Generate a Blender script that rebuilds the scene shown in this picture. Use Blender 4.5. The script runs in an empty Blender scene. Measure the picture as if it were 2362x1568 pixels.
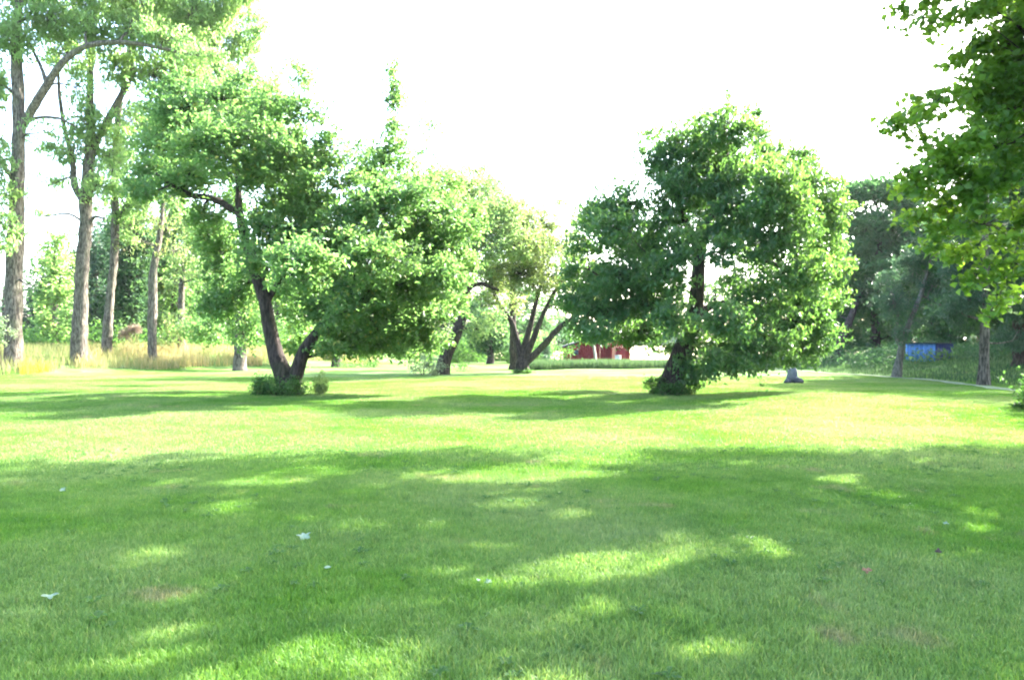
import bpy, math
import numpy as np
from mathutils import Vector

# ------------------------------------------------------------------ camera
F = 1800.0                     # focal length in pixels of a 2361 px wide frame
CX, HY, EYE = 1180.5, 798.0, 1.55
scn = bpy.context.scene
col = scn.collection
cam_d = bpy.data.cameras.new("camera")
cam = bpy.data.objects.new("camera", cam_d)
col.objects.link(cam)
cam.location = (0, 0, EYE)
cam.rotation_euler = (math.radians(90) + math.atan((HY - 784) / F), 0, 0)
cam_d.sensor_width = 36
cam_d.lens = F / 2361 * 36
cam_d.clip_start = 0.1
cam_d.clip_end = 2500
scn.camera = cam

# ------------------------------------------------------------------ sky and sun
SX, SY = 1.10, 0.80            # horizontal run of a sun ray per metre of height
SUN_EL = math.atan(1 / math.hypot(SX, SY))
SUN_AZ = math.atan2(SX, SY)    # clockwise from +Y
world = bpy.data.worlds.new("World")
scn.world = world
world.use_nodes = True
wn = world.node_tree
bg = wn.nodes["Background"]
sky = wn.nodes.new("ShaderNodeTexSky")
sky.sky_type = 'NISHITA'
sky.sun_disc = False
sky.sun_elevation = SUN_EL
sky.sun_rotation = SUN_AZ
sky.air_density = 1.0
sky.dust_density = 3.0
sky.ozone_density = 1.0
wn.links.new(sky.outputs[0], bg.inputs[0])
bg.inputs[1].default_value = 0.15
sun_d = bpy.data.lights.new("sun", 'SUN')
sun_d.energy = 5.0
sun_d.angle = math.radians(0.6)
sun_d.color = (1.0, 0.94, 0.86)
sun = bpy.data.objects.new("sun", sun_d)
col.objects.link(sun)
sun.rotation_euler = Vector((SX, SY, 1)).to_track_quat('Z', 'Y').to_euler()
vs = scn.view_settings
vs.view_transform = 'Standard'
vs.look = 'None'
vs.gamma = 1
vs.use_curve_mapping = False
vs.exposure = 3.45
cy = scn.cycles
cy.max_bounces = 8
cy.diffuse_bounces = 4
cy.glossy_bounces = 2
cy.transmission_bounces = 5
cy.filter_width = 2.0
cy.use_denoising = True

rng = np.random.default_rng(7)


# ------------------------------------------------------------------ helpers
def sstep(a, b, x):
    t = np.clip((x - a) / (b - a), 0, 1)
    return t * t * (3 - 2 * t)


def ground(x, y):
    """Height of the terrain: flat lawn, a low bank at the left, one beyond the path at the right."""
    x = np.asarray(x, float)
    y = np.asarray(y, float)
    # left bank beyond a line from (-28,33) to (-15,60)
    nx, ny = -26 / 29.07, 13 / 29.07
    u = (x + 28) * nx + (y - 33) * ny
    h = 1.15 * sstep(-2, 9, u) * sstep(24, 40, y)
    h = h + .9 * sstep(19, 29, x) * sstep(8, 30, y) * (1 - .55 * sstep(60, 90, y))
    h = h + 0.05 * np.sin(x * .31 + 1.3) * np.sin(y * .23) * sstep(6, 20, y)
    h = h + 0.018 * np.sin(x * 1.1 + .7 * np.sin(y * .8)) * np.cos(y * .9 + .4)
    return h


def P(px, py, d):
    """The point seen at pixel (px, py) at distance d along the view."""
    return np.array([(px - CX) / F * d, d, EYE + (HY - py) / F * d])


def mesh_np(name, V, polys, mat, parent=None, smooth=False):
    """V (n,3); polys (m,k) one size of polygon."""
    me = bpy.data.meshes.new(name)
    V = np.asarray(V, dtype=np.float32)
    polys = np.asarray(polys, dtype=np.int32)
    m, k = polys.shape
    me.vertices.add(len(V))
    me.vertices.foreach_set("co", V.ravel())
    me.loops.add(m * k)
    me.loops.foreach_set("vertex_index", polys.ravel())
    me.polygons.add(m)
    me.polygons.foreach_set("loop_start", np.arange(0, m * k, k, dtype=np.int32))
    me.polygons.foreach_set("loop_total", np.full(m, k, dtype=np.int32))
    me.update(calc_edges=True)
    if smooth:
        me.polygons.foreach_set("use_smooth", np.ones(m, bool))
    me.materials.append(mat)
    o = bpy.data.objects.new(name, me)
    col.objects.link(o)
    if parent is not None:
        o.parent = parent
        o.matrix_parent_inverse = parent.matrix_basis.inverted()
    return o


def tag(o, label=None, cat=None, group=None, kind=None):
    if label: o["label"] = label
    if cat: o["category"] = cat
    if group: o["group"] = group
    if kind: o["kind"] = kind
    return o


def empty(name, loc, label, cat, group=None):
    o = bpy.data.objects.new(name, None)
    o.location = [float(v) for v in loc]
    o.empty_display_size = .3
    col.objects.link(o)
    tag(o, label, cat, group)
    return o


class Geo:
    """Collects triangles/quads (as quads) of several shapes."""
    def __init__(s): s.V, s.Q, s.n = [], [], 0
    def add(s, V, Q):
        V = np.asarray(V, float); Q = np.asarray(Q, int)
        s.V.append(V); s.Q.append(Q + s.n); s.n += len(V)
    def build(s, name, mat, parent=None, smooth=False):
        return mesh_np(name, np.concatenate(s.V), np.concatenate(s.Q), mat, parent, smooth)


def spline(pts, step):
    """Catmull-Rom through (x,y,z,r) points."""
    p = np.asarray(pts, float)
    if len(p) < 2: return p
    q = np.vstack([2 * p[0] - p[1], p, 2 * p[-1] - p[-2]])
    out = []
    for i in range(1, len(q) - 2):
        n = max(1, int(np.linalg.norm(q[i + 1, :3] - q[i, :3]) / step))
        t = np.arange(n)[:, None] / n
        a, b, c, d = q[i - 1], q[i], q[i + 1], q[i + 2]
        out.append(.5 * ((2 * b) + (c - a) * t + (2 * a - 5 * b + 4 * c - d) * t ** 2 + (3 * b - a - 3 * c + d) * t ** 3))
    out.append(p[-1:])
    r = np.vstack(out)
    r[:, 3] = np.maximum(r[:, 3], .004)
    return r


def tube(geo, pts, sides=10, wob=.1, rg=rng, flare=0.0):
    """A bark-like tapering tube through (x,y,z,r) rings, tip closed."""
    p = np.asarray(pts, float)
    n = len(p)
    T = np.gradient(p[:, :3], axis=0)
    T /= np.linalg.norm(T, axis=1)[:, None] + 1e-9
    ref = np.array([0.17, 1, 0.08])
    A = np.cross(T, ref); A /= np.linalg.norm(A, axis=1)[:, None] + 1e-9
    B = np.cross(T, A)
    th = np.arange(sides) / sides * 2 * np.pi
    ph = rg.uniform(0, 6.28, 4)
    z = np.linspace(0, n * .35, n)[:, None]
    rad = p[:, 3:4] * (1 + wob * (np.sin(2 * th + ph[0] + z) * .6 + np.sin(3 * th + ph[1] - z * .7) * .5
                                  + .5 * np.sin(5 * th + ph[2] + z * 1.7)) + wob * .5 * rg.normal(size=(n, sides)))
    if flare:
        lev = np.arange(n)[:, None]
        rad = rad * (1 + flare * np.exp(-lev / 1.8) * (1 + .4 * np.sin(4 * th + ph[3])))
    V = p[:, None, :3] + rad[..., None] * (np.cos(th)[None, :, None] * A[:, None] + np.sin(th)[None, :, None] * B[:, None])
    V = V.reshape(-1, 3)
    i = np.arange(n - 1)[:, None] * sides
    j = np.arange(sides)[None]
    k = (j + 1) % sides
    Q = np.stack([i + j, i + k, i + sides + k, i + sides + j], -1).reshape(-1, 4)
    c = len(V)
    V = np.vstack([V, p[-1:, :3] + T[-1] * p[-1, 3] * .4])
    e = (n - 1) * sides
    cap = np.array([[e + a, e + (a + 1) % sides, c, c] for a in range(sides)])
    geo.add(V, np.vstack([Q, [[a, b, c2, c2] for a, b, c2, _ in cap]])) if False else geo.add(V, Q)
    # close the tip with quads
    geo.Q.append(np.array([[e + a, e + a + 1, e + (a + 2) % sides, c] for a in range(0, sides, 2)]) + geo.n - len(V))


def twigs(A, B, r0, r1):
    """Thin straight three-sided prisms from points A to B (arrays)."""
    n = len(A)
    T = B - A
    L = np.linalg.norm(T, axis=1)[:, None] + 1e-9
    T = T / L
    U = np.cross(T, [.3, .2, 1.0]); U /= np.linalg.norm(U, axis=1)[:, None] + 1e-9
    W = np.cross(T, U)
    V = np.empty((n, 6, 3))
    for k in range(3):
        a = 2 * np.pi * k / 3
        dirv = math.cos(a) * U + math.sin(a) * W
        V[:, k] = A + dirv * np.reshape(r0, (-1, 1))
        V[:, 3 + k] = B + dirv * np.reshape(r1, (-1, 1))
    base = np.arange(n)[:, None, None] * 6
    q = np.array([[0, 1, 4, 3], [1, 2, 5, 4], [2, 0, 3, 5]])[None]
    return V.reshape(-1, 3), (base + q).reshape(-1, 4)


def leaf_geo(C, L, W, rg, droop=.35, up=1.0, fold=.25):
    """Folded rhombic leaves: two triangles each. C centres (n,3), L length (n) or scalar."""
    n = len(C)
    L = np.broadcast_to(L, (n,)) * rg.uniform(.65, 1.25, n)
    W = np.broadcast_to(W, (n,)) * rg.uniform(.75, 1.2, n)
    az = rg.uniform(0, 2 * np.pi, n)
    el = -droop + rg.normal(0, .5, n)
    D = np.stack([np.cos(az) * np.cos(el), np.sin(az) * np.cos(el), np.sin(el)], 1)
    N = rg.normal(0, .65, (n, 3)); N[:, 2] += up
    N -= (N * D).sum(1)[:, None] * D
    N /= np.linalg.norm(N, axis=1)[:, None] + 1e-9
    S = np.cross(D, N)
    L = L[:, None]; W = W[:, None]
    V = np.empty((n, 4, 3))
    V[:, 0] = C - D * L * .5
    V[:, 1] = C + S * W * .5 + N * W * fold - D * L * .05
    V[:, 2] = C + D * L * .5 - N * L * .12
    V[:, 3] = C - S * W * .5 + N * W * fold - D * L * .05
    b = np.arange(n)[:, None, None] * 4
    T = (b + np.array([[0, 1, 2], [0, 2, 3]])[None]).reshape(-1, 3)
    return V.reshape(-1, 3), T


# ------------------------------------------------------------------ materials
def new_mat(name):
    m = bpy.data.materials.new(name)
    m.use_nodes = True
    nt = m.node_tree
    nt.nodes.clear()
    out = nt.nodes.new("ShaderNodeOutputMaterial")
    return m, nt, out


def N(nt, kind, **kw):
    n = nt.nodes.new(kind)
    for k, v in kw.items():
        setattr(n, k, v)
    return n


def ramp(nt, src, stops):
    r = N(nt, "ShaderNodeValToRGB")
    while len(r.color_ramp.elements) < len(stops): r.color_ramp.elements.new(.5)
    for e, (p, c) in zip(r.color_ramp.elements, stops):
        e.position = p; e.color = (*c, 1)
    nt.links.new(src, r.inputs[0])
    return r.outputs[0]


def noise(nt, scale, detail=3, rough=.55, vec=None):
    t = N(nt, "ShaderNodeTexNoise")
    t.inputs["Scale"].default_value = scale
    t.inputs["Detail"].default_value = detail
    t.inputs["Roughness"].default_value = rough
    if vec is not None: nt.links.new(vec, t.inputs["Vector"])
    return t.outputs["Fac"]


def mixc(nt, a, b, f, mode='MIX'):
    m = N(nt, "ShaderNodeMix", data_type='RGBA', blend_type=mode)
    for s, v in ((m.inputs[0], f), (m.inputs[6], a), (m.inputs[7], b)):
        if hasattr(v, "links") or hasattr(v, "node"): nt.links.new(v, s)
        elif isinstance(v, (int, float)): s.default_value = v
        else: s.default_value = (*v, 1)
    return m.outputs[2]


def leaf_mat(name, dark, light, trans, tfac=.42, rough=.45, spec=.35, yellow=None):
    m, nt, out = new_mat(name)
    g = N(nt, "ShaderNodeNewGeometry")
    c = ramp(nt, g.outputs["Random Per Island"], [(0, dark), (.55, tuple((a + b) / 2 for a, b in zip(dark, light))), (1, light)])
    nz = noise(nt, .55, 2, .5, g.outputs["Position"])
    k = ramp(nt, nz, [(.35, (.80, .86, .85)), (.65, (1.2, 1.12, 1.0))])
    c = mixc(nt, c, k, 1.0, 'MULTIPLY')
    t = mixc(nt, trans, k, 1.0, 'MULTIPLY')
    if yellow:
        pick = ramp(nt, g.outputs["Random Per Island"], [(.0, (1, 1, 1)), (.045, (1, 1, 1)), (.05, (0, 0, 0)), (1, (0, 0, 0))])
        c = mixc(nt, c, yellow, pick)
    p = N(nt, "ShaderNodeBsdfPrincipled")
    nt.links.new(c, p.inputs["Base Color"])
    p.inputs["Roughness"].default_value = rough
    p.inputs["Specular IOR Level"].default_value = spec
    tr = N(nt, "ShaderNodeBsdfTranslucent")
    nt.links.new(t, tr.inputs[0])
    mx = N(nt, "ShaderNodeMixShader")
    mx.inputs[0].default_value = tfac
    nt.links.new(p.outputs[0], mx.inputs[1]); nt.links.new(tr.outputs[0], mx.inputs[2])
    nt.links.new(mx.outputs[0], out.inputs[0])
    return m


def bark_mat(name, dark, light, moss=(.05, .07, .025), mossy=.3):
    m, nt, out = new_mat(name)
    g = N(nt, "ShaderNodeNewGeometry")
    mp = N(nt, "ShaderNodeMapping")
    mp.inputs["Scale"].default_value = (1, 1, .22)
    nt.links.new(g.outputs["Position"], mp.inputs[0])
    a = noise(nt, 14, 5, .7, mp.outputs[0])
    b = noise(nt, 1.3, 3, .6, g.outputs["Position"])
    c = ramp(nt, a, [(.42, dark), (.6, light)])
    f = ramp(nt, b, [(.5, (0, 0, 0)), (.72, (mossy,) * 3)])
    c = mixc(nt, c, moss, f)
    p = N(nt, "ShaderNodeBsdfPrincipled")
    nt.links.new(c, p.inputs["Base Color"])
    p.inputs["Roughness"].default_value = .9
    p.inputs["Specular IOR Level"].default_value = .15
    bm = N(nt, "ShaderNodeBump")
    bm.inputs["Strength"].default_value = .9
    bm.inputs["Distance"].default_value = .12
    nt.links.new(a, bm.inputs["Height"]); nt.links.new(bm.outputs[0], p.inputs["Normal"])
    nt.links.new(p.outputs[0], out.inputs[0])
    return m


def plain_mat(name, c1, c2, scale=6, rough=.8, bump=0.0, spec=.2, metal=0.0):
    m, nt, out = new_mat(name)
    g = N(nt, "ShaderNodeTexCoord")
    a = noise(nt, scale, 4, .6, g.outputs["Object"])
    c = ramp(nt, a, [(.3, c1), (.7, c2)])
    p = N(nt, "ShaderNodeBsdfPrincipled")
    nt.links.new(c, p.inputs["Base Color"])
    p.inputs["Roughness"].default_value = rough
    p.inputs["Specular IOR Level"].default_value = spec
    p.inputs["Metallic"].default_value = metal
    if bump:
        bm = N(nt, "ShaderNodeBump")
        bm.inputs["Strength"].default_value = bump
        bm.inputs["Distance"].default_value = .03
        nt.links.new(a, bm.inputs["Height"]); nt.links.new(bm.outputs[0], p.inputs["Normal"])
    nt.links.new(p.outputs[0], out.inputs[0])
    return m


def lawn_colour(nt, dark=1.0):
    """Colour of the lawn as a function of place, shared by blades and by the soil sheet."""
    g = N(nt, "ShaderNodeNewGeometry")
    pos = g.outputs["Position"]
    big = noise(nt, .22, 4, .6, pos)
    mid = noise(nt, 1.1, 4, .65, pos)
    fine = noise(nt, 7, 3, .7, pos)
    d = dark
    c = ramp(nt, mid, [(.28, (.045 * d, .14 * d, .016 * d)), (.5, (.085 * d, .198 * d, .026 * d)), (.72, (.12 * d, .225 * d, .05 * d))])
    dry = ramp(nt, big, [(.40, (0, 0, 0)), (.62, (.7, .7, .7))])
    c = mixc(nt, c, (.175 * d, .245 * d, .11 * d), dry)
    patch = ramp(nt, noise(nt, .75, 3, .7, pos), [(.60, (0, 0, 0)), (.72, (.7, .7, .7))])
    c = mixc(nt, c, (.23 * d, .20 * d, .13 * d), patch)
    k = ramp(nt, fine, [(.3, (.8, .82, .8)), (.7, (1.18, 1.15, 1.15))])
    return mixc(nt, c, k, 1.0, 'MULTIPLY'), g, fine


def lawn_sheet_mat():
    m, nt, out = new_mat("lawn_sheet")
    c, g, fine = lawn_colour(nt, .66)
    p = N(nt, "ShaderNodeBsdfPrincipled")
    nt.links.new(c, p.inputs["Base Color"])
    p.inputs["Roughness"].default_value = 1
    p.inputs["Specular IOR Level"].default_value = .05
    bm = N(nt, "ShaderNodeBump")
    bm.inputs["Strength"].default_value = .6
    bm.inputs["Distance"].default_value = .04
    nt.links.new(noise(nt, 22, 3, .7, g.outputs["Position"]), bm.inputs["Height"])
    nt.links.new(bm.outputs[0], p.inputs["Normal"])
    nt.links.new(p.outputs[0], out.inputs[0])
    return m


def blade_mat():
    m, nt, out = new_mat("grass_blade")
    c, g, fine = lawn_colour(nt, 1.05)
    r = ramp(nt, g.outputs["Random Per Island"], [(0, (.62, .72, .7)), (.5, (1, 1, 1)), (.93, (1.25, 1.15, 1.0)), (.96, (1.9, 1.35, 1.6)), (1, (2.0, 1.4, 1.7))])
    c = mixc(nt, c, r, 1.0, 'MULTIPLY')
    p = N(nt, "ShaderNodeBsdfPrincipled")
    nt.links.new(c, p.inputs["Base Color"])
    p.inputs["Roughness"].default_value = .55
    p.inputs["Specular IOR Level"].default_value = .25
    tr = N(nt, "ShaderNodeBsdfTranslucent")
    t = mixc(nt, c, (1.4, 1.35, .9), 1.0, 'MULTIPLY')
    nt.links.new(t, tr.inputs[0])
    mx = N(nt, "ShaderNodeMixShader"); mx.inputs[0].default_value = .4
    nt.links.new(p.outputs[0], mx.inputs[1]); nt.links.new(tr.outputs[0], mx.inputs[2])
    nt.links.new(mx.outputs[0], out.inputs[0])
    return m


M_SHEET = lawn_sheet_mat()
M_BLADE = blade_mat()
M_APPLE = leaf_mat("leaf_apple", (.045, .11, .03), (.095, .168, .062), (.195, .39, .095), .46, yellow=(.28, .26, .05))
M_APPLE2 = leaf_mat("leaf_pale_apple", (.06, .12, .045), (.12, .185, .08), (.26, .42, .13), .5, yellow=(.32, .26, .07))
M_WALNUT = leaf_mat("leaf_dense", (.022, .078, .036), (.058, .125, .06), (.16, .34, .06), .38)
M_ASH = leaf_mat("leaf_ash", (.08, .15, .055), (.13, .205, .085), (.30, .50, .15), .55)
M_OLIVE = leaf_mat("leaf_olive", (.07, .12, .045), (.13, .175, .075), (.27, .38, .11), .48, yellow=(.32, .25, .06))
M_MAPLE = leaf_mat("leaf_maple", (.03, .095, .022), (.08, .155, .033), (.24, .44, .035), .46)
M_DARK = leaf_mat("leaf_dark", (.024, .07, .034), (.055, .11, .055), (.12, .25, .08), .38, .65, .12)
M_BLUISH = leaf_mat("leaf_bluish", (.024, .065, .042), (.05, .10, .065), (.09, .19, .085), .36)  # bluish leaf tint stands in for haze on the distant trees
M_FARG = leaf_mat("leaf_far_green", (.03, .092, .042), (.07, .145, .062), (.12, .27, .085), .38, .65, .12)  # lighter leaf tone with distance haze put into the colour
M_SHRUB = leaf_mat("leaf_shrub", (.025, .07, .025), (.06, .12, .04), (.12, .28, .05), .38, .6, .15)
M_PALE = leaf_mat("leaf_pale_shrub", (.08, .15, .05), (.2, .26, .12), (.28, .42, .12), .45)
M_SILVER = leaf_mat("leaf_silver", (.12, .17, .10), (.30, .34, .24), (.25, .34, .14), .35)
M_STRAW = leaf_mat("meadow_straw", (.22, .20, .08), (.44, .36, .20), (.4, .34, .15), .35, rough=.8, spec=.1)
M_OCHRE = leaf_mat("meadow_ochre", (.24, .21, .04), (.38, .30, .06), (.4, .33, .06), .35, rough=.8, spec=.1)
M_MEADOW = leaf_mat("meadow_green", (.14, .18, .06), (.30, .29, .14), (.27, .29, .11), .35, rough=.8, spec=.1)
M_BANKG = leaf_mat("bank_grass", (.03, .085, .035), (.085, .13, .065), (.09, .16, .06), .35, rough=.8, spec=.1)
M_ROSY = leaf_mat("dry_rosy", (.24, .17, .14), (.38, .30, .25), (.25, .19, .15), .3, rough=.9, spec=.1)
M_BARK = bark_mat("bark_brown", (.028, .02, .015), (.10, .075, .06))
M_BARKD = bark_mat("bark_dark", (.02, .016, .014), (.065, .05, .045))
M_BARKG = bark_mat("bark_grey", (.04, .034, .028), (.17, .15, .125), (.10, .12, .06), .35)
M_BARKP = bark_mat("bark_pale", (.08, .078, .066), (.18, .17, .15), (.12, .14, .09), .3)


# ------------------------------------------------------------------ trees
def as_blob(b, D):
    """(px,py,rx,ry,dd[,density]) -> centre, radii, density"""
    px, py, rx, ry, dd = b[:5]
    dn = b[5] if len(b) > 5 else 1.0
    d = D + dd
    s = d / F
    return P(px, py, d), np.array([rx * s, (rx + ry) / 2 * s * .95, ry * s]), dn


def tree(name, label, D, stems, blobs, leaf, bark, lsize=(.11, .07), per=34, cr=.33, dens=3.2,
         group=None, cat="tree", seed=1, base=None, wblobs=(), droop=.35, limb_r=.055, sides=10, flare=.25, twig=1.0, dk=1.0, rs=1.0, shoots=.35, shoot_l=.55, gaps=(), jd=.5):
    """stems: lists of (px, py, dd, radius_px); first stem is the trunk. blobs: see as_blob; wblobs: (x,y,z,rx,ry,rz,density)."""
    rg = np.random.default_rng(seed)
    S = []
    for st in stems:
        a = []
        for q in st:
            if len(q) == 4:
                px, py, dd, r = q
                p = P(px, py, D + dd); a.append([*p, rs * r * (D + dd) / F])
            else:
                a.append(list(q[:4]))
        S.append(np.array(a))
    # first stem starts in the ground
    b = S[0][0].copy()
    gz = float(ground(b[0], b[1]))
    root = empty(name, (b[0], b[1], gz), label, cat, group)
    S[0] = np.vstack([[b[0], b[1], gz - .3, b[3] * 1.12], [b[0], b[1], max(gz + .05, min(b[2], gz + .12)), b[3] * 1.06], S[0][1:]])
    nodes = []
    for i, st in enumerate(S):
        r = spline(st, max(.18, st[:, 3].max() * 1.1))
        r[1:-1, :2] += rg.normal(0, .05, (len(r) - 2, 2)) * r[1:-1, 3:4]
        g = Geo()
        tube(g, r, sides, .09, rg, flare if i == 0 else 0)
        g.build("trunk" if i == 0 else "limb", bark, root, True)
        nodes.append(r[2:] if i == 0 else r)
    nodes = np.vstack(nodes)
    BL = [as_blob((*b_[:4], b_[4] * dk + rg.normal(0, jd), *b_[5:]), D) for b_ in blobs] + [(np.array(w[:3], float), np.array(w[3:6], float), w[6] if len(w) > 6 else 1.0) for w in wblobs]
    # limbs to each mass of leaves, grown outward from the nearest wood
    order = sorted(range(len(BL)), key=lambda i: np.min(np.linalg.norm(nodes[:, :3] - BL[i][0], axis=1)))
    gb = Geo()
    leafC = []
    tw = [[], [], [], []]
    for i in order:
        c, R, dn = BL[i]
        cost = np.linalg.norm(nodes[:, :3] - c, axis=1) + .8 * np.maximum(0, nodes[:, 2] - c[2] + .3) + .3 * (nodes[:, 3] < .03)
        k = int(np.argmin(cost))
        a = nodes[k]
        L = np.linalg.norm(c - a[:3])
        vol = R[0] * R[1] * R[2]
        if L > .3:
            m1 = a[:3] + (c - a[:3]) * .4 + rg.normal(0, .08, 3) * L + np.array([0, 0, .10 * L])
            m2 = a[:3] + (c - a[:3]) * .75 + rg.normal(0, .06, 3) * L + np.array([0, 0, .07 * L])
            r0 = min(a[3] * .75, limb_r * (.6 + .35 * vol ** .33) + .012 * L)
            limb = spline([[*a[:3], r0], [*m1, r0 * .75], [*m2, r0 * .5], [*c, r0 * .32]], .35)
            tube(gb, limb, 6, .06, rg)
            nodes = np.vstack([nodes, limb[1:]])
            own = limb[-max(2, len(limb) // 2):]
        else:
            own = a[None]
        # clusters
        area = 4 * np.pi * ((R[0] * R[1]) ** 1.6 / 3 + (R[0] * R[2]) ** 1.6 / 3 + (R[1] * R[2]) ** 1.6 / 3) ** (1 / 1.6)
        nc = max(3, int(2.7 * dens * dn * area * (.33 / cr) ** 2))
        d3 = rg.normal(size=(nc, 3)); d3 /= np.linalg.norm(d3, axis=1)[:, None]
        rr = rg.uniform(.12, 1, nc) ** .55
        rr *= 1 + .22 * np.sin(d3[:, 0] * 5 + seed) * np.sin(d3[:, 2] * 6 + i) + rg.normal(0, .09, nc)
        C = c + d3 * rr[:, None] * R
        sh = c + d3 * (rr * .45)[:, None] * R        # twig starts
        j = np.argmin(((sh[:, None, :] - own[None, :, :3]) ** 2).sum(-1), axis=1)
        st0 = own[j, :3]
        tw[0].append(st0); tw[1].append((st0 + C) / 2 + rg.normal(0, .07, (nc, 3)) * R.mean() + [0, 0, .05]); tw[2].append(C)
        tw[3].append(np.full(nc, min(.02, .008 + .006 * R.mean())) * twig)
        npl = max(3, int(per))
        sc = cr * rg.uniform(.6, 1.35, nc)
        off = rg.normal(size=(nc, npl, 3))
        off /= (np.linalg.norm(off, axis=2)[..., None] + 1e-6)
        off *= (rg.uniform(0, 1, (nc, npl, 1)) ** .45) * sc[:, None, None] * np.array([1.15, 1.15, .72])
        keep = rg.uniform(0, 1, (nc, npl)) < rg.uniform(.45, 1.0, (nc, 1))
        leafC.append((C[:, None] + off)[keep])
        # shoots reaching out of the mass
        out = np.where((rr > .7) & (rg.uniform(0, 1, nc) < shoots))[0]
        if len(out):
            L2 = shoot_l * rg.uniform(.5, 1.5, len(out))[:, None]
            dr = d3[out] * .8 + rg.normal(0, .35, (len(out), 3)) + [0, 0, .35]
            dr /= np.linalg.norm(dr, axis=1)[:, None]
            tip = C[out] + dr * L2
            tw[0].append(C[out]); tw[1].append((C[out] + tip) / 2); tw[2].append(tip); tw[3].append(np.full(len(out), .006) * twig)
            tt = rg.uniform(.1, 1.05, (len(out), 9, 1))
            q = C[out][:, None] + (tip - C[out])[:, None] * tt + rg.normal(0, .05, (len(out), 9, 3))
            leafC.append(q.reshape(-1, 3))
    A0, M0, C0, R0 = (np.concatenate(t) for t in tw)
    v1, q1 = twigs(A0, M0, R0, R0 * .7)
    v2, q2 = twigs(M0, C0, R0 * .7, R0 * .35)
    gb.add(v1, q1); gb.add(v2, q2)
    o = gb.build("branches", bark, root, False)
    o["kind"] = "stuff"
    LC = np.concatenate(leafC)
    gl = ground(LC[:, 0], LC[:, 1])
    LC = LC[LC[:, 2] > gl + .08]
    for gx, gy, ra, rb in gaps:      # leaves culled along the sun's rays to place light on the ground
        q = ((LC[:, 0] - SX * LC[:, 2] - gx) / ra) ** 2 + ((LC[:, 1] - SY * LC[:, 2] - gy) / rb) ** 2
        q *= 1 + .45 * np.sin(LC[:, 0] * 7 + gx * 9) * np.sin(LC[:, 1] * 9 + gy * 5)
        LC = LC[q > rg.uniform(.4, 1.5, len(q))]
    V, T = leaf_geo(LC, lsize[0] * 1.15, lsize[1] * 1.15, rg, droop)
    o = mesh_np("crown", V, T, leaf, root)
    o["kind"] = "stuff"
    root["n"] = int(len(LC))
    return root


def shrub(name, label, D, blobs, leaf, lsize=(.09, .055), per=26, cr=.16, dens=7, group=None, cat="shrub", seed=3, wblobs=(), droop=.1, bark=None):
    rg = np.random.default_rng(seed)
    BL = [as_blob(b_, D) for b_ in blobs] + [(np.array(w[:3], float), np.array(w[3:6], float), w[6] if len(w) > 6 else 1.0) for w in wblobs]
    c0 = np.mean([b[0] for b in BL], axis=0)
    gz = float(ground(c0[0], c0[1]))
    root = empty(name, (c0[0], c0[1], gz), label, cat, group)
    leafC, A, B = [], [], []
    for c, R, dn in BL:
        area = 4 * np.pi * (R[0] * R[2] + R[0] * R[1] + R[1] * R[2]) / 3
        nc = max(5, int(dens * dn * area * (.16 / cr) ** 2))
        d3 = rg.normal(size=(nc, 3)); d3 /= np.linalg.norm(d3, axis=1)[:, None]
        C = c + d3 * (rg.uniform(.1, 1, nc) ** .5)[:, None] * R * rg.uniform(.8, 1.15, (nc, 1))
        g = ground(C[:, 0], C[:, 1])
        C[:, 2] = np.maximum(C[:, 2], g + .08)
        fk = .45 if c[2] - float(ground(c[0], c[1])) < .7 else .12
        foot = np.stack([c[0] + (C[:, 0] - c[0]) * fk, c[1] + (C[:, 1] - c[1]) * fk, ground(C[:, 0], C[:, 1]) - .05], 1)
        A.append(foot); B.append(C)
        off = rg.normal(size=(nc, per, 3)) * cr * .6
        leafC.append((C[:, None] + off).reshape(-1, 3))
    A = np.concatenate(A); B = np.concatenate(B)
    V, Q = twigs(A, B, np.full(len(A), .009), np.full(len(A), .004))
    o = mesh_np("stems", V, Q, bark or M_BARK, root); o["kind"] = "stuff"
    LC = np.concatenate(leafC)
    LC = LC[LC[:, 2] > ground(LC[:, 0], LC[:, 1]) + .02]
    V, T = leaf_geo(LC, lsize[0], lsize[1], rg, droop)
    o = mesh_np("leaves", V, T, leaf, root); o["kind"] = "stuff"
    return root


# ------------------------------------------------------------------ terrain
def axis(lo, hi, fine_lo, fine_hi, step, grow):
    a = list(np.arange(fine_lo, fine_hi + step, step))
    s, v = step, a[-1]
    while v < hi:
        s *= grow; v += s; a.append(v)
    s, v = step, a[0]
    while v > lo:
        s *= grow; v -= s; a.insert(0, v)
    return np.array(a)


def sheet(name, xs, ys, mat, dz=0.0, mask=None):
    X, Y = np.meshgrid(xs, ys)
    Z = ground(X, Y) + dz
    V = np.stack([X, Y, Z], -1).reshape(-1, 3)
    nx, ny = len(xs), len(ys)
    i = (np.arange(ny - 1)[:, None] * nx + np.arange(nx - 1)[None]).ravel()
    Q = np.stack([i, i + 1, i + nx + 1, i + nx], 1)
    if mask is not None:
        cen = V[Q].mean(1)
        Q = Q[mask(cen[:, 0], cen[:, 1])]
    return mesh_np(name, V, Q, mat, None, True)


xs = axis(-600, 600, -30, 34, .8, 1.2)
ys = axis(-120, 900, 1, 62, .4, 1.14)
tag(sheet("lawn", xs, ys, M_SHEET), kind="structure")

m_field = plain_mat("dry_field", (.32, .29, .17), (.46, .41, .27), .35, 1.0, 0, .05)
xs2 = axis(-600, 600, -40, 60, 2.0, 1.2)
ys2 = axis(86, 880, 87, 120, 2.0, 1.16)
tag(sheet("field", xs2[xs2 > -600], ys2, m_field, .03), kind="structure")


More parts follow.
